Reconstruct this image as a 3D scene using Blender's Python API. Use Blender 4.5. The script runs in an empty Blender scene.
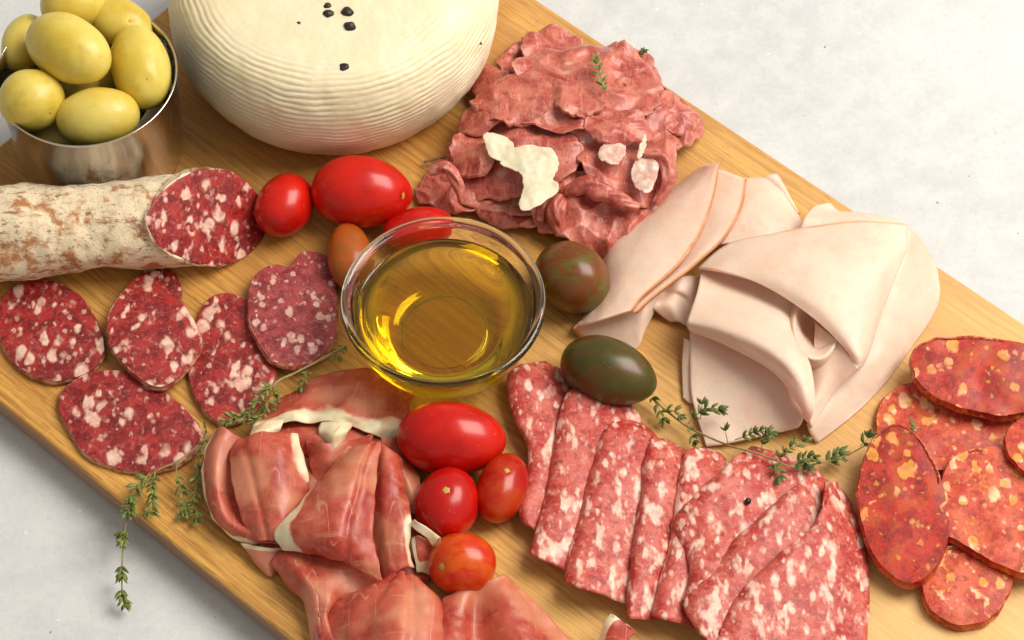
import bpy, math, random
import numpy as np
from mathutils import Vector, Matrix, noise

random.seed(7)
SC = bpy.context.scene
COL = SC.collection
SC.unit_settings.system = 'METRIC'
SC.unit_settings.scale_length = 0.01          # 1 unit = 1 cm
SC.view_settings.view_transform = 'Standard'
SC.view_settings.look = 'None'
SC.view_settings.exposure = 0
SC.view_settings.gamma = 1
SC.render.engine = 'CYCLES'
SC.cycles.max_bounces = 14
SC.cycles.transmission_bounces = 12
SC.cycles.transparent_max_bounces = 12
SC.cycles.caustics_refractive = True
SC.cycles.caustics_reflective = False
SC.cycles.blur_glossy = 0.6
SC.cycles.sample_clamp_indirect = 6.0

# ------------------------------------------------------------------ camera
T = 1.8                                        # board thickness; its top is at z = T
EL = math.radians(57.0); F_PX = 2640.0; DIST = 120.0
FW = Vector((0, math.cos(EL), -math.sin(EL)))
RT = Vector((1, 0, 0)); UP = Vector((0, math.sin(EL), math.cos(EL)))
CAM = Vector((0, 0, T)) - FW * DIST
cd = bpy.data.cameras.new('camera'); cam = bpy.data.objects.new('camera', cd); COL.objects.link(cam)
cam.location = CAM; cam.rotation_euler = (math.radians(90) - EL, 0, 0)
cd.sensor_width = 36; cd.lens = 36 * F_PX / 1024; cd.clip_start = 1; cd.clip_end = 5000
SC.camera = cam

def P(px, py, z=0.0):
    """point of the place seen at (px, py), z cm above the board top"""
    d = FW * F_PX + RT * (px - 512) + UP * (320 - py)
    t = (T + z - CAM.z) / d.z
    return CAM + d * t

# ------------------------------------------------------------------ node helpers
class N:
    def __init__(s, name):
        s.m = bpy.data.materials.new(name); s.m.use_nodes = True
        s.t = s.m.node_tree; s.n = s.t.nodes; s.l = s.t.links
        s.n.clear()
        s.out = s.n.new('ShaderNodeOutputMaterial')
        s.b = s.n.new('ShaderNodeBsdfPrincipled')
        s.l.new(s.b.outputs[0], s.out.inputs[0])
    def put(s, sock, v):
        if v is None: return
        if hasattr(v, 'is_output') or isinstance(v, bpy.types.NodeSocket): s.l.new(v, sock)
        else:
            if isinstance(v, (tuple, list)) and len(v) == 3 and sock.type == 'RGBA': v = (*v, 1)
            sock.default_value = v
    def pos(s, rnd=True, stretch=None, rot=0):
        g = s.n.new('ShaderNodeNewGeometry').outputs['Position']
        if rnd:
            oi = s.n.new('ShaderNodeObjectInfo').outputs['Random']
            g = s.vm('ADD', g, s.vm('SCALE', (37.0, 53.0, 71.0), None, oi))
        if stretch or rot:
            mp = s.n.new('ShaderNodeMapping'); s.put(mp.inputs[0], g)
            mp.inputs['Rotation'].default_value = (0, 0, rot)
            mp.inputs['Scale'].default_value = stretch or (1, 1, 1)
            g = mp.outputs[0]
        return g
    def objc(s):
        return s.n.new('ShaderNodeTexCoord').outputs['Object']
    def mapping(s, v, scale=(1,1,1), rot=(0,0,0), loc=(0,0,0)):
        mp = s.n.new('ShaderNodeMapping'); s.put(mp.inputs[0], v)
        mp.inputs['Rotation'].default_value = rot; mp.inputs['Scale'].default_value = scale; mp.inputs['Location'].default_value = loc
        return mp.outputs[0]
    def vm(s, op, a, b=None, sc=None):
        n = s.n.new('ShaderNodeVectorMath'); n.operation = op
        s.put(n.inputs[0], a)
        if b is not None: s.put(n.inputs[1], b)
        if sc is not None: s.put(n.inputs['Scale'], sc)
        return n.outputs[0]
    def math(s, op, a, b=None, c=None, clamp=False):
        n = s.n.new('ShaderNodeMath'); n.operation = op; n.use_clamp = clamp
        s.put(n.inputs[0], a)
        if b is not None: s.put(n.inputs[1], b)
        if c is not None: s.put(n.inputs[2], c)
        return n.outputs[0]
    def noise(s, v, scale=1, detail=4, rough=.55, dist=0, out=0):
        n = s.n.new('ShaderNodeTexNoise'); s.put(n.inputs['Vector'], v)
        n.inputs['Scale'].default_value = scale; n.inputs['Detail'].default_value = detail
        n.inputs['Roughness'].default_value = rough; n.inputs['Distortion'].default_value = dist
        return n.outputs[out]
    def vor(s, v, scale=1, rnd=1, feature='F1'):
        n = s.n.new('ShaderNodeTexVoronoi'); n.feature = feature; s.put(n.inputs['Vector'], v)
        n.inputs['Scale'].default_value = scale; n.inputs['Randomness'].default_value = rnd
        return n
    def ramp(s, f, lo, hi, a=0.0, b=1.0, smooth=True):
        n = s.n.new('ShaderNodeMapRange'); n.interpolation_type = 'SMOOTHSTEP' if smooth else 'LINEAR'
        s.put(n.inputs[0], f); s.put(n.inputs[1], lo); s.put(n.inputs[2], hi); s.put(n.inputs[3], a); s.put(n.inputs[4], b)
        return n.outputs[0]
    def mix(s, f, a, b, mode='MIX'):
        n = s.n.new('ShaderNodeMix'); n.data_type = 'RGBA'; n.blend_type = mode
        s.put(n.inputs[0], f); s.put(n.inputs[6], a); s.put(n.inputs[7], b)
        return n.outputs[2]
    def attr(s, name):
        n = s.n.new('ShaderNodeAttribute'); n.attribute_name = name; return n.outputs['Fac']
    def warp(s, v, scale, amt):
        c = s.noise(v, scale, 2, out=1)
        return s.vm('ADD', v, s.vm('SCALE', s.vm('SUBTRACT', c, (.5, .5, .5)), None, amt))
    def bump(s, h, strength=.3, dist=.1, normal=None):
        n = s.n.new('ShaderNodeBump'); n.inputs['Strength'].default_value = strength; n.inputs['Distance'].default_value = dist
        s.put(n.inputs['Height'], h)
        if normal: s.put(n.inputs['Normal'], normal)
        s.l.new(n.outputs[0], s.b.inputs['Normal']); return n.outputs[0]
    def set(s, color=None, rough=None, sss=None, radius=None, scale=None, spec=None, coat=None, coat_r=None, metal=None, trans=None, ior=None, sheen=None):
        b = s.b.inputs
        s.put(b['Base Color'], color); s.put(b['Roughness'], rough)
        if sss is not None: s.put(b['Subsurface Weight'], sss)
        if radius: b['Subsurface Radius'].default_value = radius
        if scale: b['Subsurface Scale'].default_value = scale
        if spec is not None: s.put(b['Specular IOR Level'], spec)
        if coat is not None: s.put(b['Coat Weight'], coat)
        if coat_r is not None: b['Coat Roughness'].default_value = coat_r
        if metal is not None: b['Metallic'].default_value = metal
        if trans is not None: b['Transmission Weight'].default_value = trans
        if ior is not None: b['IOR'].default_value = ior
        return s.m

def fleck(k, v, scale, thr, rmin, rmax, soft=.06, warp=.35, wscale=1.3):
    """chips of fat: one per voronoi cell, its own size"""
    w = k.warp(v, wscale * scale, warp / scale)
    vo = k.vor(w, scale)
    sep = k.n.new('ShaderNodeSeparateColor'); k.put(sep.inputs[0], vo.outputs['Color'])
    r = k.ramp(sep.outputs[0], thr, 1.0, rmin, rmax, False)
    on = k.math('GREATER_THAN', sep.outputs[0], thr)
    m = k.ramp(k.math('SUBTRACT', r, vo.outputs['Distance']), 0.0, soft)
    return k.math('MULTIPLY', m, on)

def salami_mat(name, dark, mid, fat, scale=1.7, thr=.35, rmax=.42, stretch=(1, .7, 1), rot=.4, rough=.36, orange=0.0, haze=.5, small=.55, coat=.25, blob=.615, bsc=1.5, bw=.055, sw=.13):
    k = N(name); v = k.pos(True, stretch, rot); p = k.pos(True)
    n1 = k.noise(p, 1.1, 5, .65); n2 = k.noise(k.warp(p, 2, .4), 4.5, 5, .7)
    c = k.mix(k.ramp(n1, .38, .62), dark, mid)
    c = k.mix(k.ramp(n2, .50, .70, 0, haze), c, tuple(min(1, a * .42 + b * .58) for a, b in zip(fat, mid)))
    dk = k.noise(p, 2.6, 4, .6); c = k.mix(k.ramp(dk, .52, .66, 0, .7), c, tuple(x * .55 for x in dark))
    if orange:
        om = k.ramp(k.noise(p, .9, 3), .5, .62, 0, orange); c = k.mix(om, c, (.66, .15, .012))
    vw = k.warp(k.warp(v, 1.1 * scale, .60 / scale), 3.5 * scale, .10 / scale)
    big = fleck(k, vw, scale, thr, .20, rmax, sw, .3)
    sml = fleck(k, k.warp(k.pos(True, (stretch[0], stretch[1] * 1.2, 1), -rot), 6, .12), scale * 2.0, small, .12, .42, .14, .7)
    nb = k.noise(k.warp(v, 3.0, .10), bsc, 2.4, .5)
    bl = k.ramp(nb, blob, blob + bw)
    m = k.math('MAXIMUM', big, k.math('MULTIPLY', sml, .6)); m = k.math('MAXIMUM', m, bl)
    fc = k.mix(k.ramp(k.noise(p, 3, 4, .6), .38, .68), fat, tuple(f * g for f, g in zip(fat, (.92, .66, .62))))
    if orange: fc = k.mix(k.ramp(k.noise(p, 1.3, 2), .47, .58, 0, .9), fc, (.78, .34, .03))
    c = k.mix(k.math('MULTIPLY', m, k.ramp(k.noise(p, 2.2, 3), .3, .6, .62, .98)), c, fc)
    h = k.math('ADD', k.math('MULTIPLY', m, .55), k.noise(p, 7, 6, .75))
    k.bump(h, .6, .08)
    r = k.ramp(k.noise(p, 3, 4), .3, .7, rough - .1, rough + .16)
    return k.set(c, r, .18, (1, .25, .12), .14, .36, coat, .25)

M = {}
# cured salami (dark, rustic)
M['salami'] = salami_mat('cured salami meat', (.22, .004, .006), (.42, .022, .020), (.90, .65, .52), 1.45, .22, .55, (1, .68, 1), .5, .34, 0, .45, .4, .22, .59, 1.35, .08, .2)
M['milano'] = salami_mat('fine salami meat', (.46, .030, .022), (.62, .125, .090), (.93, .68, .56), 1.8, .30, .48, (1.2, .68, 1), 1.25, .36, 0, .6, .62, .2, .53, 1.4, .12, .22)
M['chorizo'] = salami_mat('chorizo meat', (.32, .004, .001), (.55, .022, .003), (.92, .44, .17), 1.35, .34, .52, (1, .8, 1), .2, .34, .30, .12, .5, .22, .64, 1.2)
M['chorizo_pale'] = salami_mat('pale chorizo meat', (.50, .028, .010), (.70, .11, .045), (.94, .64, .36), 1.4, .32, .48, (1, .8, 1), .8, .34, .28, .4, .45, .2, .62, 1.3)

def rind_mat():
    k = N('moldy salami rind'); p = k.pos(False)
    n = k.noise(k.warp(p, .8, .8), .95, 7, .68); n2 = k.noise(k.mapping(p, (.5, 2, 1.4)), 1.6, 6, .7)
    c = k.mix(k.ramp(n, .36, .50), (.52, .22, .085), (.94, .78, .54))
    c = k.mix(k.ramp(n2, .53, .66, 0, .8), c, (.34, .11, .045))
    c = k.mix(k.ramp(k.noise(k.mapping(p, (.8, 1.2, 1.2)), 2.8, 5, .7), .58, .66, 0, .8), c, (.30, .13, .07))
    c = k.mix(k.ramp(k.noise(p, .55, 3), .58, .68, 0, .45), c, (.58, .24, .10))
    c = k.mix(k.ramp(k.noise(p, 6, 3), .68, .74, 0, .9), c, (.10, .06, .04))
    c = k.mix(k.ramp(k.noise(p, .45, 4, .6), .6, .72, 0, .7), c, (.42, .04, .045))
    k.bump(k.math('ADD', k.math('MULTIPLY', n, .8), k.noise(p, 5, 6, .75)), .7, .14)
    return k.set(c, .72, .1, (1, .5, .3), .1, .3)
M['rind'] = rind_mat()
def edge_rind():
    k = N('thin salami rind'); p = k.pos(True)
    c = k.mix(k.ramp(k.noise(p, 2.2, 5, .7), .42, .6), (.36, .07, .04), (.66, .36, .22))
    k.bump(k.noise(p, 6, 5), .5, .08); return k.set(c, .6, .15, (1, .5, .3), .1)
M['edge_rind'] = edge_rind()
def chorizo_rind():
    k = N('chorizo casing'); p = k.pos(True)
    c = k.mix(k.ramp(k.noise(p, 1.6, 5, .6), .4, .62), (.34, .008, .003), (.62, .075, .010))
    c = k.mix(k.ramp(k.noise(p, 3, 3), .55, .66, 0, .7), c, (.80, .26, .05))
    k.bump(k.noise(p, 3.2, 5, .6), .6, .12); return k.set(c, .26, .2, (1, .3, .15), .15, .5, .5, .15)
M['chorizo_rind'] = chorizo_rind()

def wood():
    k = N('warm oiled beech'); o = k.objc()
    st = k.mapping(o, (.055, 1, 1)); w = k.warp(st, .5, .5)
    a = k.noise(w, .42, 3, .5); b = k.noise(k.mapping(o, (.10, 3.2, 2)), 1.7, 5, .7)
    c = k.mix(k.ramp(a, .3, .7), (.54, .25, .046), (.77, .42, .100))
    c = k.mix(k.ramp(b, .40, .66, 0, .75), c, (.36, .145, .028))
    fl = k.ramp(k.noise(k.mapping(o, (.5, 6.5, 3)), 1.5, 3, .6), .55, .67, 0, .6); c = k.mix(fl, c, (.28, .11, .024))
    # darker flecks of the beech rays
    vo = k.vor(k.mapping(o, (1.1, 6.5, 3)), 1.2); c = k.mix(k.ramp(vo.outputs['Distance'], .16, .07, 0, .35), c, (.27, .11, .03))
    # lamellae: each stave a touch different
    sx = k.n.new('ShaderNodeSeparateXYZ'); k.put(sx.inputs[0], o)
    idx = k.math('FLOOR', k.math('DIVIDE', k.math('ADD', sx.outputs[1], 1.3), 5.2))
    wn = k.n.new('ShaderNodeTexWhiteNoise'); wn.noise_dimensions = '1D'; k.put(wn.inputs['W'], idx)
    c = k.mix(k.math('MULTIPLY', wn.outputs[0], .30), c, (.70, .44, .19))
    fr = k.math('FRACT', k.math('DIVIDE', k.math('ADD', sx.outputs[1], 1.3), 5.2))
    c = k.mix(k.ramp(k.math('ABSOLUTE', k.math('SUBTRACT', fr, .5)), .4965, .499, 0, .4), c, (.22, .09, .03))
    # paler to the right end, oil-darkened patches
    c = k.mix(k.ramp(k.noise(o, .14, 3), .5, .7, 0, .5), c, (.40, .175, .038))
    c = k.mix(k.ramp(sx.outputs[0], -8, 24, 0, .6), c, (.86, .58, .24))
    # fine knife scratches
    sc = k.ramp(k.noise(k.mapping(o, (7, .22, 1), (0, 0, .5)), 1.4, 2), .70, .72, 0, .22); c = k.mix(sc, c, (.80, .58, .32))
    sc2 = k.ramp(k.noise(k.mapping(o, (.25, 8, 1), (0, 0, -.9)), 1.3, 2), .715, .735, 0, .2); c = k.mix(sc2, c, (.25, .12, .04))
    k.bump(k.math('ADD', k.math('MULTIPLY', b, .6), k.noise(o, 2, 4)), .14, .05)
    r = k.ramp(k.noise(o, .6, 4), .3, .7, .36, .58)
    return k.set(c, r, None, spec=.4)
M['wood'] = wood()
def wood_side():
    k = N('beech board side'); o = k.objc()
    b = k.noise(k.mapping(o, (.12, 3, 5)), 1.5, 5, .7)
    c = k.mix(k.ramp(b, .3, .7), (.36, .20, .11), (.25, .125, .065))
    k.bump(b, .2, .05); return k.set(c, .55)
M['wood_side'] = wood_side()

def table_mat():
    k = N('pale plaster worktop'); p = k.pos(False)
    c = k.mix(k.ramp(k.noise(p, .09, 6, .62), .34, .66), (.56, .575, .59), (.655, .67, .685))
    c = k.mix(k.ramp(k.noise(p, .7, 6, .7), .35, .7, 0, .55), c, (.75, .75, .74))
    c = k.mix(k.ramp(k.noise(p, 3.5, 5, .75), .5, .68, 0, .40), c, (.50, .505, .51))
    c = k.mix(k.ramp(k.noise(p, 9, 3, .7), .55, .68, 0, .35), c, (.80, .80, .79))
    c = k.mix(k.ramp(k.noise(p, .35, 3), .60, .74, 0, .35), c, (.52, .54, .54))
    pits = k.vor(k.warp(p, 2, .3), 1.15)
    sep = k.n.new('ShaderNodeSeparateColor'); k.put(sep.inputs[0], pits.outputs['Color'])
    r = k.ramp(sep.outputs[1], .55, 1, .0, .10, False)
    pm = k.ramp(k.math('SUBTRACT', r, pits.outputs['Distance']), 0, .03)
    c = k.mix(k.math('MULTIPLY', pm, .85), c, (.20, .21, .20))
    sp = k.vor(p, 2.2); s2 = k.n.new('ShaderNodeSeparateColor'); k.put(s2.inputs[0], sp.outputs['Color'])
    wm = k.ramp(k.math('SUBTRACT', k.ramp(s2.outputs[0], .8, 1, 0, .22, False), sp.outputs['Distance']), 0, .08)
    c = k.mix(k.math('MULTIPLY', wm, .6), c, (.86, .86, .85))
    k.bump(k.math('SUBTRACT', k.noise(p, 2.4, 6, .7), k.math('MULTIPLY', pm, 1.0)), .18, .08)
    return k.set(c, .52, spec=.45)
M['table'] = table_mat()

def turkey_mat():
    k = N('turkey breast slice'); p = k.pos(True)
    c = k.mix(k.ramp(k.noise(p, .35, 4), .35, .65), (.86, .56, .44), (.89, .625, .50))
    c = k.mix(k.ramp(k.noise(p, 8, 3), .64, .72, 0, .25), c, (.86, .72, .62))
    vo = k.vor(p, 1.1); s = k.n.new('ShaderNodeSeparateColor'); k.put(s.inputs[0], vo.outputs['Color'])
    c = k.mix(k.ramp(k.math('SUBTRACT', k.ramp(s.outputs[0], .8, 1, 0, .06, False), vo.outputs['Distance']), 0, .03, 0, .6), c, (.45, .22, .15))
    e = k.attr('fat'); en = k.math('ADD', e, k.math('MULTIPLY', k.math('SUBTRACT', k.noise(p, 1.8, 4), .5), .35))
    c = k.mix(k.ramp(en, .15, .5, 0, .5), c, (.74, .36, .14)); c = k.mix(k.ramp(en, .45, .8, 0, .9), c, (.48, .18, .035))
    c = k.mix(k.ramp(k.noise(k.warp(p, 1, .5), 1.3, 5, .65), .45, .72, 0, .45), c, (.88, .50, .385))
    c = k.mix(k.ramp(k.noise(k.mapping(p, (.5, 2.2, 1), (0, 0, .7)), 2.2, 5, .7), .55, .72, 0, .3), c, (.93, .74, .64))
    k.bump(k.math('ADD', k.noise(p, 5, 6, .7), k.noise(p, .9, 3)), .26, .08)
    return k.set(c, k.ramp(k.noise(p, 1.5, 4), .35, .7, .32, .5), .5, (1, .33, .18), .55, .38, .08, .3)
M['turkey'] = turkey_mat()

def prosciutto_mat():
    k = N('air dried ham'); p = k.pos(True)
    n = k.noise(k.warp(p, .5, .8), .55, 5, .6)
    c = k.mix(k.ramp(n, .34, .64), (.36, .026, .014), (.58, .105, .060))
    c = k.mix(k.ramp(k.noise(p, 1.4, 4), .5, .7, 0, .45), c, (.62, .22, .13))
    c = k.mix(k.ramp(k.noise(k.mapping(p, (1, .35, 1), (0, 0, .6)), 6, 4, .7), .5, .75, 0, .25), c, (.66, .30, .22))
    v1 = k.math('ABSOLUTE', k.math('SUBTRACT', k.noise(k.mapping(p, (1, .13, .5), (0, 0, .5)), .8, 1), .5))
    c = k.mix(k.math('MULTIPLY', k.ramp(v1, .009, .002), k.ramp(k.noise(p, .8, 2), .45, .58, 0, .42)), c, (.82, .48, .34))
    c = k.mix(k.ramp(k.noise(k.mapping(p, (.22, 3.0, 1.2), (0, 0, .9)), 1.6, 3, .6), .60, .72, 0, .35), c, (.78, .38, .22))
    c = k.mix(k.ramp(k.noise(p, .32, 2), .50, .66, 0, .65), c, (.76, .30, .17))
    c = k.mix(k.ramp(k.noise(k.warp(p, 2, .4), 2.6, 6, .75), .58, .74, 0, .45), c, (.74, .34, .22))
    f = k.math('ADD', k.attr('fat'), k.math('MULTIPLY', k.math('SUBTRACT', k.noise(p, .9, 4), .5), .8))
    fc = k.mix(k.ramp(k.noise(p, 1.6, 4), .4, .7), (.94, .71, .48), (.86, .52, .33))
    c = k.mix(k.ramp(f, .40, .54, 0, .35), c, (.86, .42, .25)); c = k.mix(k.ramp(f, .44, .66), c, fc)
    k.bump(k.noise(k.mapping(p, (1, .5, 1), (0, 0, .5)), 4, 6, .75), .4, .07)
    r = k.ramp(k.noise(p, .8, 3), .35, .7, .30, .52)
    return k.set(c, r, .45, (1, .3, .15), .4, .45, .15, .28)
M['ham'] = prosciutto_mat()

def beef_mat():
    k = N('thin cured beef'); p = k.pos(True)
    n = k.noise(k.warp(p, .8, .6), 1.0, 6, .65)
    c = k.mix(k.ramp(n, .35, .65), (.40, .050, .034), (.64, .185, .13))
    c = k.mix(k.ramp(k.noise(p, 5, 4, .7), .5, .72, 0, .4), c, (.66, .26, .20))
    c = k.mix(k.ramp(k.noise(p, 2.2, 3), .58, .72, 0, .45), c, (.28, .03, .028))
    v1 = k.math('ABSOLUTE', k.math('SUBTRACT', k.noise(k.warp(p, .7, .9), .55, 2), .5))
    c = k.mix(k.ramp(v1, .006, .001, 0, .25), c, (.80, .50, .40))
    c = k.mix(k.ramp(k.noise(p, .5, 3), .64, .70, 0, .55), c, (.80, .55, .47))
    f = k.attr('fat'); c = k.mix(k.ramp(f, .9, 1.0, 0, .35), c, (.72, .36, .27))
    pp = k.vor(p, 3.3); s = k.n.new('ShaderNodeSeparateColor'); k.put(s.inputs[0], pp.outputs['Color'])
    pm = k.ramp(k.math('SUBTRACT', k.ramp(s.outputs[0], .80, 1, .02, .15, False), pp.outputs['Distance']), 0, .04, 0, .85)
    pm = k.math('MULTIPLY', pm, k.ramp(k.noise(p, .5, 2), .46, .56))
    c = k.mix(pm, c, (.035, .02, .015))
    c = k.mix(k.ramp(k.noise(p, 9, 2), .68, .74, 0, .5), c, (.85, .60, .48))
    c = k.mix(k.ramp(k.noise(k.mapping(p, (3, .6, 2), (0, 0, .5)), 1.5, 4, .7), .52, .7, 0, .6), c, (.76, .36, .27))
    k.bump(k.math('ADD', k.noise(k.mapping(p, (1, .5, 1), (0, 0, .9)), 2.6, 7, .75), pm), .6, .12)
    r = k.ramp(k.noise(p, 1.2, 4), .35, .68, .20, .42)
    return k.set(c, r, .22, (1, .3, .18), .16, .5, .35, .18)
M['beef'] = beef_mat()

def cheese_mat():
    k = N('basket moulded cheese'); p = k.pos(False)
    c = k.mix(k.ramp(k.noise(p, .5, 4), .35, .7), (.84, .725, .49), (.87, .775, .565))
    c = k.mix(k.ramp(k.noise(p, 3, 4), .55, .75, 0, .3), c, (.80, .66, .42))
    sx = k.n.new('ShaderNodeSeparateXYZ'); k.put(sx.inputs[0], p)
    c = k.mix(k.ramp(sx.outputs[2], 5.5, T, 0, .45), c, (.76, .54, .29))  # warm bounce light painted in: orange tint growing toward the foot of the cheese
    k.bump(k.noise(p, 4, 6, .7), .25, .07)
    return k.set(c, .45, .35, (1, .6, .35), .45, .45)
M['cheese'] = cheese_mat()
def parm():
    k = N('hard cheese shaving'); p = k.pos(True)
    c = k.mix(k.ramp(k.noise(p, 2.5, 5, .7), .35, .7), (.80, .71, .52), (.76, .62, .42))
    k.bump(k.noise(p, 6, 5, .7), .4, .06); return k.set(c, .5, .4, (1, .6, .35), .25)
M['parmesan'] = parm()
def fatbit():
    k = N('glossy white fat'); p = k.pos(True)
    c = k.mix(k.ramp(k.noise(p, 2.5, 5, .7), .4, .6), (.78, .58, .49), (.68, .36, .29))
    k.bump(k.noise(p, 4, 5, .7), .4, .06); return k.set(c, .35, .4, (1, .5, .35), .25, .5, .3, .2)
M['fatbit'] = fatbit()

def tomato(name, c1, c2, c3=None, gl=.12, streak=False):
    k = N(name); p = k.pos(True)
    c = k.mix(k.ramp(k.noise(p, .45, 3), .38, .62), c1, c2)
    if c3 is not None:
        n = k.noise(k.warp(k.mapping(p, (1, 2.2, 1), (0, 0, .5)), 1.2, .6), .9 if streak else .5, 5 if streak else 3, .65)
        c = k.mix(k.ramp(n, .46, .62, 0, .85), c, c3)
    c = k.mix(k.ramp(k.noise(p, 9, 2), .69, .74, 0, .25), c, (.8, .5, .25))
    k.bump(k.noise(p, 1.6, 3), .06, .08)
    return k.set(c, gl + .18, .12, (1, .2, .05), .3, .32, .28, gl + .05)
M['tom_red'] = tomato('ripe red tomato skin', (.46, .004, .002), (.60, .010, .003))
M['tom_or'] = tomato('orange red tomato skin', (.62, .050, .003), (.54, .015, .002), (.66, .10, .004))
M['tom_deep'] = tomato('deep orange tomato skin', (.48, .022, .003), (.40, .006, .002), (.48, .045, .003))
M['tom_brown'] = tomato('orange brown tomato skin', (.38, .075, .008), (.46, .10, .010), (.34, .10, .012), .2)
M['tom_stripe'] = tomato('striped brown green tomato skin', (.16, .040, .007), (.19, .058, .009), (.11, .10, .012), .15, True)
M['tom_green'] = tomato('dark green brown tomato skin', (.055, .050, .006), (.085, .070, .009), (.12, .038, .008), .17, True)
M['scar'] = N('tomato stem scar').set((.50, .36, .06), .5, .2, (1, .5, .3), .1)
def olive():
    k = N('green olive skin'); p = k.pos(True)
    c = k.mix(k.ramp(k.noise(p, .4, 3), .35, .65), (.66, .48, .06), (.76, .61, .14))
    c = k.mix(k.ramp(k.noise(p, 1.2, 3), .55, .7, 0, .4), c, (.52, .35, .03))
    c = k.mix(k.ramp(k.noise(p, 8, 3), .66, .72, 0, .35), c, (.72, .64, .30))
    k.bump(k.math('ADD', k.noise(p, 2.0, 4), k.math('MULTIPLY', k.ramp(k.noise(p, 7, 3), .62, .72), -.5)), .22, .07); return k.set(c, .38, .3, (1, .7, .2), .3, .42, .15, .25)
M['olive'] = olive()
def steel():
    k = N('worn polished steel'); p = k.pos(False)
    r = k.ramp(k.noise(k.mapping(p, (1, 1, .2)), 3, 5, .7), .3, .75, .13, .30)
    k.bump(k.noise(p, 1.5, 3), .03, .1)
    return k.set((.72, .67, .62), r, metal=1.0)
M['steel'] = steel()
M['glass'] = N('clear glass').set((1, 1, 1), 0.0, trans=1.0, ior=1.48)
def oil():
    k = N('golden olive oil'); k.set((1, 1, 1), 0.0, trans=1.0, ior=1.46)
    va = k.n.new('ShaderNodeVolumeAbsorption'); va.inputs[0].default_value = (.992, .91, .05, 1); va.inputs[1].default_value = .95
    k.l.new(va.outputs[0], k.out.inputs['Volume']); return k.m
M['oil'] = oil()
def leafm(name, a, b):
    k = N(name); p = k.pos(True)
    c = k.mix(k.ramp(k.noise(p, 2.5, 3), .35, .65), a, b)
    return k.set(c, .5, .15, (.5, 1, .2), .05)
M['leaf'] = leafm('thyme leaf', (.085, .125, .020), (.24, .28, .055))
M['leaf_dark'] = leafm('dark thyme leaf', (.050, .085, .015), (.15, .20, .04))
M['stem'] = leafm('thyme stem', (.28, .19, .075), (.34, .28, .10))
M['pepper'] = leafm('black peppercorn', (.012, .009, .007), (.05, .03, .02))

# ------------------------------------------------------------------ object helpers
def link(name, me, parent=None):
    o = bpy.data.objects.new(name, me); COL.objects.link(o)
    if parent: o.parent = parent
    return o
def tag(o, label, cat, group=None, kind=None):
    if label: o['label'] = label
    if cat: o['category'] = cat
    if group: o['group'] = group
    if kind: o['kind'] = kind
    return o
def thing(name, loc, label, cat, group=None):
    o = link(name, None); o.location = loc; o.empty_display_size = .5
    return tag(o, label, cat, group)
def build(name, verts, faces, mat, parent=None, attrs=None, smooth=True, origin=None, mats=None, fmat=None):
    verts = np.array([tuple(v) for v in verts], dtype=float)
    if parent is not None:
        root = Vector((0, 0, 0)); q = parent
        while q: root += q.location; q = q.parent
        org = root
    else:
        org = origin if origin is not None else Vector((verts[:, 0].mean(), verts[:, 1].mean(), verts[:, 2].min()))
    v = verts - np.array(tuple(org))
    me = bpy.data.meshes.new(name); me.from_pydata(v.tolist(), [], [tuple(f) for f in faces]); me.update()
    if smooth:
        me.polygons.foreach_set('use_smooth', [True] * len(me.polygons))
    for m in (mats or [mat]): me.materials.append(m)
    if fmat is not None: me.polygons.foreach_set('material_index', fmat)
    if attrs:
        for k, a in attrs.items():
            at = me.attributes.new(k, 'FLOAT', 'POINT'); at.data.foreach_set('value', np.asarray(a, dtype=np.float32))
    o = link(name, me, parent)
    if parent is None: o.location = org
    return o

def cr(pts, n, closed=False):
    """Catmull-Rom through pts (m x d) -> n samples, roughly even"""
    p = np.asarray(pts, float); m = len(p)
    if m == 2 and not closed:
        t = np.linspace(0, 1, n)[:, None]; return p[0] * (1 - t) + p[1] * t
    if closed: q = np.vstack([p[-1], p, p[0], p[1]]); segs = m
    else: q = np.vstack([2 * p[0] - p[1], p, 2 * p[-1] - p[-2]]); segs = m - 1
    ts = np.linspace(0, segs, n, endpoint=not closed)
    out = []
    for t in ts:
        i = min(int(t), segs - 1); f = t - i
        a, b, c, d = q[i], q[i + 1], q[i + 2], q[i + 3]
        out.append(.5 * ((2 * b) + (-a + c) * f + (2 * a - 5 * b + 4 * c - d) * f * f + (-a + 3 * b - 3 * c + d) * f ** 3))
    return np.array(out)

def nz(v, s=1.0, seed=0.0):
    return noise.noise(Vector((v[0] * s + seed, v[1] * s - seed * .7, v[2] * s + seed * .3)))

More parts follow.
